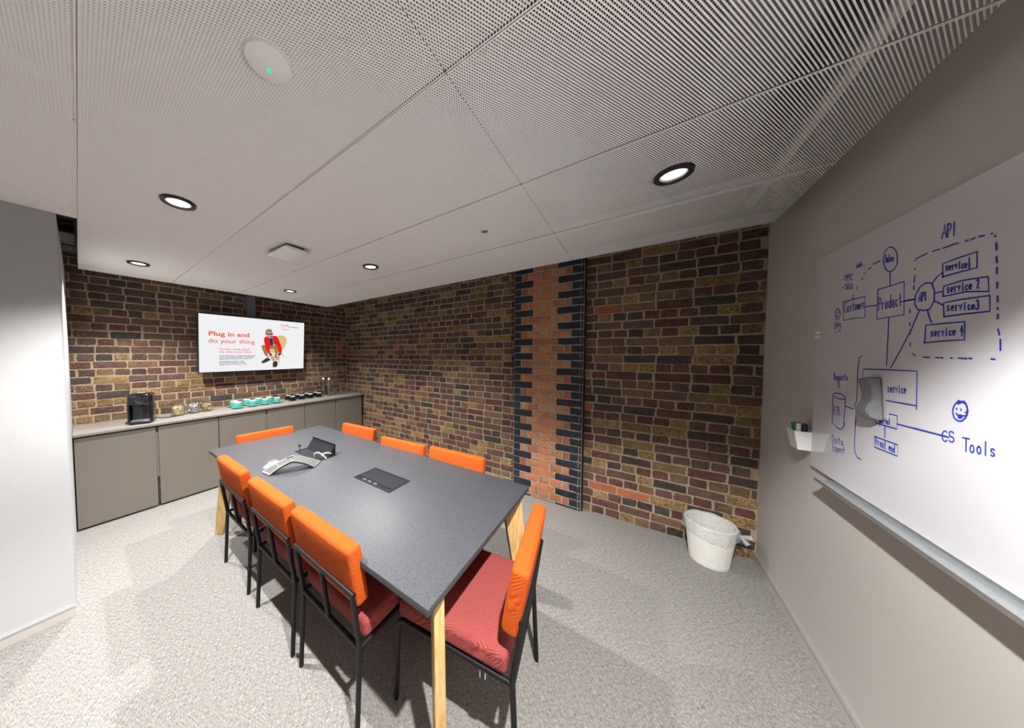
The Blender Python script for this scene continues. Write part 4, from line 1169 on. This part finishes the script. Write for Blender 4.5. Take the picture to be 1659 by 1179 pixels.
'lettering service 2 943':[[(1.471,1.694),(1.473,1.696),(1.475,1.696),(1.476,1.694),(1.476,1.692),(1.475,1.689),(1.473,1.688),(1.473,1.689),(1.471,1.688),(1.47,1.685),(1.47,1.683),(1.472,1.681),(1.474,1.681),(1.475,1.683)],[(1.465,1.688),(1.459,1.688),(1.459,1.688),(1.459,1.691),(1.461,1.694),(1.462,1.695),(1.464,1.694),(1.465,1.692),(1.465,1.688),(1.464,1.685),(1.463,1.682),(1.461,1.681),(1.46,1.682)],[(1.454,1.695),(1.453,1.68)],[(1.454,1.689),(1.452,1.694),(1.449,1.693)],[(1.444,1.694),(1.441,1.68),(1.439,1.694)],[(1.431,1.693),(1.43,1.679)],[(1.432,1.698),(1.432,1.7)],[(1.418,1.69),(1.42,1.692),(1.421,1.692),(1.422,1.69),(1.423,1.687),(1.423,1.683),(1.421,1.68),(1.42,1.679),(1.418,1.679),(1.417,1.681)],[(1.413,1.685),(1.408,1.685),(1.407,1.685),(1.408,1.688),(1.409,1.691),(1.411,1.692),(1.412,1.691),(1.413,1.689),(1.413,1.685),(1.412,1.682),(1.411,1.679),(1.41,1.678),(1.408,1.679)],[(1.395,1.697),(1.394,1.699),(1.393,1.701),(1.392,1.702),(1.391,1.7),(1.39,1.698),(1.389,1.695),(1.39,1.692),(1.393,1.677),(1.388,1.678)]],
'lettering service3 1075':[[(1.467,1.642),(1.469,1.643),(1.471,1.644),(1.472,1.642),(1.472,1.64),(1.471,1.637),(1.469,1.636),(1.469,1.636),(1.467,1.635),(1.466,1.633),(1.466,1.631),(1.467,1.629),(1.47,1.629),(1.472,1.631)],[(1.46,1.636),(1.453,1.635),(1.453,1.635),(1.454,1.639),(1.455,1.641),(1.457,1.642),(1.458,1.642),(1.46,1.639),(1.46,1.636),(1.459,1.632),(1.458,1.629),(1.456,1.628),(1.454,1.629)],[(1.447,1.641),(1.446,1.627)],[(1.447,1.636),(1.445,1.641),(1.442,1.64)],[(1.436,1.64),(1.433,1.626),(1.43,1.64)],[(1.422,1.639),(1.421,1.625)],[(1.423,1.644),(1.422,1.645)],[(1.408,1.636),(1.409,1.637),(1.411,1.637),(1.412,1.635),(1.413,1.632),(1.412,1.629),(1.411,1.626),(1.409,1.624),(1.408,1.624),(1.406,1.626)],[(1.402,1.63),(1.396,1.63),(1.396,1.63),(1.396,1.633),(1.398,1.635),(1.399,1.636),(1.401,1.636),(1.402,1.633),(1.402,1.63),(1.401,1.627),(1.4,1.624),(1.398,1.623),(1.397,1.624)],[(1.392,1.644),(1.391,1.646),(1.389,1.646),(1.388,1.644),(1.387,1.641),(1.387,1.638),(1.387,1.636),(1.389,1.635),(1.389,1.635),(1.387,1.634),(1.386,1.631),(1.385,1.628),(1.386,1.625),(1.387,1.623),(1.388,1.622),(1.39,1.623),(1.392,1.626)]],
'lettering service 4 1143':[[(1.514,1.571),(1.516,1.573),(1.518,1.573),(1.519,1.571),(1.519,1.569),(1.518,1.566),(1.516,1.566),(1.516,1.566),(1.514,1.565),(1.513,1.563),(1.513,1.56),(1.515,1.559),(1.517,1.559),(1.519,1.56)],[(1.507,1.566),(1.501,1.566),(1.5,1.566),(1.501,1.569),(1.502,1.572),(1.504,1.573),(1.506,1.572),(1.507,1.569),(1.507,1.566),(1.506,1.562),(1.505,1.56),(1.503,1.559),(1.502,1.56)],[(1.495,1.572),(1.494,1.558)],[(1.494,1.567),(1.493,1.572),(1.49,1.571)],[(1.484,1.572),(1.48,1.558),(1.478,1.572)],[(1.47,1.572),(1.469,1.558)],[(1.47,1.577),(1.47,1.578)],[(1.456,1.57),(1.457,1.571),(1.459,1.571),(1.46,1.569),(1.461,1.566),(1.46,1.562),(1.459,1.56),(1.457,1.558),(1.456,1.558),(1.455,1.56)],[(1.45,1.565),(1.444,1.565),(1.444,1.565),(1.444,1.568),(1.446,1.571),(1.447,1.571),(1.449,1.571),(1.45,1.568),(1.45,1.565),(1.449,1.562),(1.448,1.559),(1.446,1.558),(1.445,1.559)],[(1.426,1.582),(1.429,1.567),(1.421,1.567)],[(1.425,1.577),(1.424,1.555)]],
'lettering API 800':[[(1.57,1.671),(1.567,1.698),(1.561,1.671)],[(1.569,1.681),(1.563,1.681)],[(1.558,1.671),(1.56,1.698)],[(1.56,1.698),(1.557,1.698),(1.556,1.697),(1.554,1.695),(1.553,1.693),(1.553,1.691),(1.553,1.688),(1.554,1.686),(1.555,1.685),(1.556,1.684),(1.559,1.684)],[(1.546,1.671),(1.548,1.697)]],
'lettering service 1087':[[(1.669,1.387),(1.671,1.389),(1.673,1.389),(1.674,1.387),(1.674,1.384),(1.673,1.381),(1.671,1.38),(1.671,1.38),(1.669,1.379),(1.668,1.377),(1.668,1.374),(1.669,1.372),(1.672,1.371),(1.674,1.373)],[(1.662,1.381),(1.655,1.382),(1.655,1.381),(1.656,1.385),(1.657,1.388),(1.659,1.39),(1.661,1.388),(1.662,1.385),(1.662,1.381),(1.661,1.376),(1.66,1.373),(1.658,1.372),(1.656,1.374)],[(1.65,1.39),(1.648,1.373)],[(1.649,1.384),(1.647,1.389),(1.644,1.389)],[(1.639,1.39),(1.635,1.373),(1.633,1.391)],[(1.624,1.391),(1.623,1.374)],[(1.625,1.397),(1.625,1.399)],[(1.609,1.389),(1.611,1.391),(1.613,1.391),(1.614,1.388),(1.615,1.384),(1.614,1.38),(1.613,1.376),(1.611,1.375),(1.609,1.375),(1.608,1.378)],[(1.603,1.384),(1.597,1.384),(1.597,1.384),(1.598,1.388),(1.599,1.391),(1.601,1.392),(1.602,1.391),(1.603,1.388),(1.603,1.384),(1.603,1.379),(1.601,1.377),(1.6,1.376),(1.598,1.377)]],
'lettering ETL 810':[[(1.968,1.274),(1.979,1.274),(1.976,1.238),(1.965,1.238)],[(1.977,1.256),(1.969,1.256)],[(1.962,1.274),(1.946,1.274)],[(1.954,1.274),(1.951,1.239)],[(1.943,1.274),(1.94,1.239),(1.929,1.24)]],
'lettering Reports 517':[[(1.989,1.388),(1.992,1.419)],[(1.992,1.419),(1.988,1.419),(1.985,1.419),(1.983,1.417),(1.982,1.415),(1.981,1.412),(1.982,1.409),(1.983,1.406),(1.984,1.405),(1.986,1.404),(1.99,1.404),(1.98,1.389)],[(1.975,1.398),(1.967,1.399),(1.967,1.399),(1.968,1.403),(1.969,1.405),(1.972,1.406),(1.974,1.405),(1.975,1.402),(1.975,1.398),(1.974,1.394),(1.972,1.391),(1.97,1.39),(1.968,1.391)],[(1.961,1.407),(1.958,1.378)],[(1.96,1.399),(1.96,1.403),(1.958,1.407),(1.956,1.407),(1.954,1.404),(1.953,1.4),(1.953,1.395),(1.954,1.392),(1.956,1.391),(1.959,1.393),(1.96,1.397)],[(1.943,1.408),(1.945,1.407),(1.946,1.404),(1.946,1.4),(1.946,1.396),(1.944,1.393),(1.942,1.392),(1.94,1.393),(1.939,1.396),(1.938,1.4),(1.939,1.404),(1.941,1.407),(1.943,1.408)],[(1.932,1.409),(1.93,1.393)],[(1.931,1.403),(1.929,1.409),(1.926,1.408)],[(1.916,1.421),(1.914,1.396),(1.911,1.394)],[(1.919,1.411),(1.911,1.412)],[(1.899,1.409),(1.901,1.411),(1.903,1.411),(1.904,1.409),(1.904,1.406),(1.903,1.404),(1.901,1.403),(1.901,1.403),(1.899,1.403),(1.897,1.4),(1.898,1.397),(1.899,1.396),(1.902,1.395),(1.903,1.397)]],
'lettering Data 1033':[[(1.979,1.112),(1.982,1.144)],[(1.982,1.144),(1.978,1.144),(1.974,1.142),(1.971,1.139),(1.968,1.136),(1.967,1.131),(1.966,1.126),(1.967,1.121),(1.969,1.117),(1.971,1.114),(1.975,1.112),(1.979,1.112)],[(1.948,1.128),(1.951,1.131),(1.955,1.13),(1.958,1.126),(1.958,1.121),(1.956,1.117),(1.953,1.114),(1.949,1.115),(1.946,1.118),(1.946,1.123),(1.948,1.128)],[(1.946,1.13),(1.945,1.116),(1.943,1.114)],[(1.932,1.143),(1.93,1.118),(1.925,1.116)],[(1.936,1.133),(1.925,1.134)],[(1.905,1.131),(1.908,1.133),(1.912,1.132),(1.914,1.129),(1.915,1.124),(1.913,1.119),(1.91,1.117),(1.906,1.118),(1.904,1.121),(1.903,1.126),(1.905,1.131)],[(1.904,1.132),(1.902,1.119),(1.9,1.117)]],
'lettering Export 1115':[[(1.965,1.107),(1.973,1.106),(1.971,1.075),(1.962,1.076)],[(1.972,1.091),(1.965,1.091)],[(1.958,1.094),(1.949,1.078)],[(1.95,1.095),(1.956,1.077)],[(1.942,1.095),(1.94,1.067)],[(1.942,1.087),(1.941,1.092),(1.94,1.095),(1.937,1.095),(1.935,1.093),(1.934,1.089),(1.934,1.084),(1.936,1.08),(1.938,1.079),(1.94,1.081),(1.941,1.086)],[(1.925,1.097),(1.926,1.096),(1.928,1.093),(1.928,1.089),(1.927,1.085),(1.925,1.082),(1.923,1.081),(1.921,1.082),(1.92,1.086),(1.92,1.09),(1.921,1.094),(1.922,1.096),(1.925,1.097)],[(1.913,1.099),(1.912,1.083)],[(1.913,1.093),(1.911,1.098),(1.907,1.098)],[(1.898,1.111),(1.896,1.087),(1.893,1.085)],[(1.9,1.101),(1.893,1.102)]],
'lettering portal 1285':[[(1.705,1.265),(1.703,1.246)],[(1.704,1.26),(1.704,1.263),(1.703,1.265),(1.702,1.265),(1.7,1.264),(1.7,1.261),(1.7,1.257),(1.701,1.255),(1.702,1.254),(1.703,1.256),(1.704,1.259)],[(1.694,1.267),(1.695,1.266),(1.696,1.264),(1.696,1.261),(1.695,1.258),(1.694,1.256),(1.693,1.256),(1.691,1.256),(1.691,1.259),(1.691,1.261),(1.691,1.264),(1.692,1.266),(1.694,1.267)],[(1.686,1.268),(1.685,1.257)],[(1.686,1.264),(1.684,1.268),(1.682,1.267)],[(1.676,1.276),(1.675,1.26),(1.673,1.258)],[(1.678,1.27),(1.673,1.27)],[(1.665,1.268),(1.666,1.27),(1.668,1.27),(1.669,1.267),(1.669,1.264),(1.668,1.261),(1.667,1.259),(1.665,1.26),(1.664,1.262),(1.664,1.265),(1.665,1.268)],[(1.664,1.27),(1.664,1.261),(1.663,1.26)],[(1.659,1.28),(1.658,1.26)]],
'lettering front end 1436':[[(1.713,1.201),(1.715,1.202),(1.716,1.196),(1.714,1.173)],[(1.717,1.188),(1.712,1.188)],[(1.706,1.188),(1.704,1.172)],[(1.705,1.183),(1.703,1.188),(1.701,1.187)],[(1.693,1.187),(1.694,1.186),(1.695,1.184),(1.695,1.18),(1.694,1.176),(1.693,1.173),(1.691,1.172),(1.69,1.173),(1.689,1.175),(1.689,1.179),(1.69,1.183),(1.691,1.186),(1.693,1.187)],[(1.685,1.187),(1.683,1.171)],[(1.684,1.181),(1.682,1.187),(1.679,1.182),(1.678,1.171)],[(1.672,1.196),(1.671,1.173),(1.669,1.17)],[(1.674,1.187),(1.669,1.187)],[(1.653,1.177),(1.648,1.178),(1.648,1.177),(1.648,1.181),(1.65,1.184),(1.651,1.185),(1.652,1.184),(1.653,1.181),(1.653,1.177),(1.653,1.174),(1.651,1.171),(1.65,1.17),(1.649,1.171)],[(1.644,1.184),(1.643,1.169)],[(1.643,1.179),(1.642,1.184),(1.639,1.18),(1.638,1.169)],[(1.629,1.178),(1.63,1.182),(1.632,1.183),(1.633,1.182),(1.634,1.178),(1.634,1.174),(1.632,1.17),(1.631,1.169),(1.629,1.17),(1.628,1.174),(1.629,1.178)],[(1.63,1.196),(1.628,1.168)]],
'lettering CS 1048':[[(1.448,1.283),(1.451,1.285),(1.455,1.285),(1.458,1.282),(1.46,1.278),(1.461,1.272),(1.46,1.266),(1.459,1.26),(1.456,1.257),(1.452,1.255),(1.449,1.256),(1.446,1.26)],[(1.428,1.285),(1.431,1.288),(1.434,1.288),(1.438,1.287),(1.44,1.284),(1.44,1.28),(1.439,1.276),(1.437,1.274),(1.433,1.273),(1.433,1.273),(1.43,1.273),(1.427,1.271),(1.426,1.267),(1.426,1.264),(1.429,1.26),(1.432,1.259),(1.436,1.259),(1.439,1.261)]],
'lettering Tools 1375':[[(1.402,1.279),(1.385,1.28)],[(1.393,1.28),(1.391,1.245)],[(1.376,1.265),(1.379,1.264),(1.38,1.26),(1.381,1.255),(1.38,1.251),(1.378,1.247),(1.375,1.246),(1.373,1.248),(1.371,1.252),(1.371,1.256),(1.372,1.261),(1.374,1.264),(1.376,1.265)],[(1.359,1.267),(1.361,1.265),(1.363,1.262),(1.363,1.257),(1.362,1.253),(1.36,1.249),(1.358,1.248),(1.356,1.25),(1.354,1.253),(1.354,1.258),(1.355,1.263),(1.357,1.266),(1.359,1.267)],[(1.344,1.283),(1.342,1.25)],[(1.323,1.268),(1.325,1.27),(1.328,1.27),(1.33,1.267),(1.33,1.264),(1.329,1.262),(1.326,1.261),(1.326,1.261),(1.324,1.26),(1.322,1.258),(1.322,1.255),(1.324,1.253),(1.327,1.252),(1.329,1.254)]],
}
for nm, strokes in INK.items():
    mb = MB()
    w = .0042 if nm == 'linework' else .0037
    for k, st in enumerate(strokes):
        mb.ribbon([(a, YB + .0003, b) for a, b in st], w, (0, 1, 0), lift=.00003 * (k % 9))
    mb.build('diagram_line' if nm == 'linework' else 'handwriting', M['ink'], wb)
# pen tray under the board
t = empty('pen_tray', (1.2, YW, .93), 0, 'long aluminium pen tray along the bottom of the whiteboard', 'tray')
MB().prism([(.0, .016), (.0, -.010), (.046, -.014), (.052, -.006), (.050, .004), (.046, .003), (.042, -.005), (.006, .000), (.006, .016)], 'x', -.95, .80).build('tray_channel', M['alu'], t)
# pen holder beside the board
ph_ = empty('pen_holder', (2.195, YW, 1.017), 0, 'white tapered pen holder on the wall at the left edge of the whiteboard', 'pen holder')
def cupbox(x0, x1, yt, yb, z0, z1, th=.003):
    o_ = [(x0 + .006, 0, z0), (x1 - .006, 0, z0), (x1 - .006, yb, z0), (x0 + .006, yb, z0), (x0, 0, z1), (x1, 0, z1), (x1, yt, z1), (x0, yt, z1)]
    i_ = [(x0 + .009, th, z0 + th), (x1 - .009, th, z0 + th), (x1 - .009, yb - th, z0 + th), (x0 + .009, yb - th, z0 + th), (x0 + th, th, z1), (x1 - th, th, z1), (x1 - th, yt - th, z1), (x0 + th, yt - th, z1)]
    f = [(3, 2, 1, 0), (8, 9, 10, 11)]
    for k in range(4):
        j = (k + 1) % 4
        f += [(k, j, j + 4, k + 4), (8 + j, 8 + k, 12 + k, 12 + j), (4 + k, 4 + j, 12 + j, 12 + k)]
    return MB().add(o_ + i_, f)
cupbox(-.045, .045, .068, .052, 0, .095).build('cup', M['white_plastic'], ph_)
def pen(x, y, z, tx, ty, cap, label):
    t = empty('marker_pen', (x, y, z), 0, label, 'marker', 'markers in the pen holder')
    d = Vector((tx, ty, 1)).normalized()
    MB().tube([Vector((0, 0, 0)), d * .085], .0085, 12).build('barrel', M['white_plastic'], t)
    MB().tube([d * .082, d * .086, d * .120, d * .126], [.0095, .0105, .0100, .0075], 12).build('cap', cap, t)
pen(2.215, YW + .036, 1.022, .05, .10, M['green'], 'marker with green cap, leftmost in the pen holder')
pen(2.193, YW + .034, 1.022, -.03, .06, M['white_plastic'], 'white marker with a red end, middle one in the pen holder')
pen(2.178, YW + .026, 1.027, -.10, .04, M['black_plastic'], 'marker with black cap, rightmost in the pen holder')
MB().tube([(0, 0, .1275), (0, 0, .131)], .0072, 12).build('red_end', M['redcap'], bpy.data.objects['marker_pen.001'], rot=(R(-3.4), R(-1.7), 0))
# magnets at the board edge
for k, (dx, dz) in enumerate(((0, .010), (.020, .012), (0, -.010), (.020, -.008))):
    o = MB().lathe([(.0005, .007), (.006, .007), (.007, .005), (.007, 0)], 14).build('magnet', M['white_plastic'], None, (2.143 - dx, YW + .0125, 1.600 + dz), (-PI / 2, 0, 0))
    tag(o, 'tiny white magnet at the whiteboard edge, %s of the four' % ('upper left', 'upper right', 'lower left', 'lower right')[k], 'magnet', 'four tiny magnets at the left edge of the whiteboard')
# wavy ribbed eraser: profile in depth over its length
er = empty('board_eraser', (1.725, YW + .0125, 1.340), 0, 'grey wavy ribbed eraser stuck to the whiteboard', 'eraser')
er.rotation_euler = (0, R(9), 0)
prof_e = [(-.077, .014), (-.070, .026), (-.056, .034), (-.040, .036), (-.024, .031), (-.006, .022), (.012, .019), (.034, .021), (.060, .025), (.077, .026)]
def eyz(z):
    for (a, b), (c, d) in zip(prof_e, prof_e[1:]):
        if a <= z <= c:
            u = (z - a) / (c - a)
            return b + (d - b) * u
    return prof_e[-1][1]
zs = [-.077 + .154 * k / 56 for k in range(57)]
poly = [(0.004, zs[0])] + [(eyz(z) , z) for z in zs] + [(0.004, zs[-1])]
MB().prism(poly, 'x', -.030, .030, 0, True).build('body', M['grey_plastic'], er)
MB().box(-.0295, .0295, .0, .0045, -.075, .075).build('felt_pad', M['groove'], er)
rb = MB()
for k in range(1, 27):
    z = -.074 + .148 * k / 27
    rb.box(-.0350, -.029, .004, eyz(z) * .97, z - .0012, z + .0012)
    rb.box(-.029, .030, eyz(z) - .004, eyz(z) + .0016, z - .0012, z + .0012)
tag(rb.build('rib', M['grey_rib'], er), kind='stuff')

# ------------------------------------------------------------------ waste bin with a liner
bn = empty('waste_bin', (2.668, -.462, 0), 0, 'off-white woven plastic waste bin with a clear liner, in the corner by the brick wall', 'waste bin')
r0, r1, H = .106, .136, .285
nz, nk = 84, 72
mb = MB(); v = []; f = []
for i in range(nz + 1):
    z = H * i / nz
    for k in range(nk):
        w = 2 * PI * k / nk
        r = r0 + (r1 - r0) * z / H
        if 3 < i < nz - 8:
            r += .0030 * abs(math.sin(i * PI / 4 + .35 * math.sin(18 * w))) - .0015
        v.append((r * math.cos(w), r * math.sin(w), z))
for i in range(nz):
    for k in range(nk):
        f.append((i * nk + k, i * nk + (k + 1) % nk, (i + 1) * nk + (k + 1) % nk, (i + 1) * nk + k))
f.append(tuple(range(nk - 1, -1, -1)))
mb.add(v, f, 0, False)
mb.build('tub', M['offwhite'], bn)
MB().lathe([(r1 - .006, H - .012), (r1 + .002, H - .010), (r1 + .004, H), (r1 + .001, H + .004), (r1 - .006, H + .002)], 48).build('rim', M['offwhite'], bn)
# liner: hangs inside and folds out over the rim, with a tied corner
rnd = random.Random(11)
mb = MB(); v = []; f = []
nk = 64
rings = [(.070, .06), (.098, .12), (.118, .20), (.129, .265), (.139, .296), (.147, .288), (.148, .262), (.149, .235), (.147, .215)]
ph1 = [rnd.uniform(0, 6) for _ in range(8)]
for i, (r, z) in enumerate(rings):
    for k in range(nk):
        w = 2 * PI * k / nk
        wob = .0035 * math.sin(7 * w + ph1[i % 8]) + .0025 * math.sin(13 * w + 2 * ph1[(i + 3) % 8])
        if i >= 7: wob *= 1.5
        zz = z + (.010 * math.sin(3 * w + 1) + .006 * math.sin(8 * w) if i == len(rings) - 1 else .002 * math.sin(9 * w + i))
        if i == 4: zz += .008 * max(0, math.cos(w - 1.7)) ** 2
        v.append(((r + wob * (.4 if 3 <= i <= 5 else 1)) * math.cos(w), (r + wob * (.4 if 3 <= i <= 5 else 1)) * math.sin(w), zz))
for i in range(len(rings) - 1):
    for k in range(nk):
        f.append((i * nk + k, i * nk + (k + 1) % nk, (i + 1) * nk + (k + 1) % nk, (i + 1) * nk + k))
lin = tag(mb.add(v, f, 0, True).build('bin_liner', M['bag'], None, bn.location), 'clear plastic liner folded over the rim of the waste bin', 'bin liner')
kn = MB()
for (a, b, c) in (((-.02, -.145, .250), (-.02, -.175, .255), (-.03, -.200, .262)), ((-.02, -.145, .248), (-.035, -.165, .230), (-.045, -.180, .215))):
    kn.tube([a, b, c], [.006, .013, .016], 10)
kn.lathe([(.0005, -.014), (.012, -.008), (.014, 0), (.012, .008), (.0005, .014)], 12, c=(-.02, -.148, .250))
kn.build('knot', M['bag'], lin)
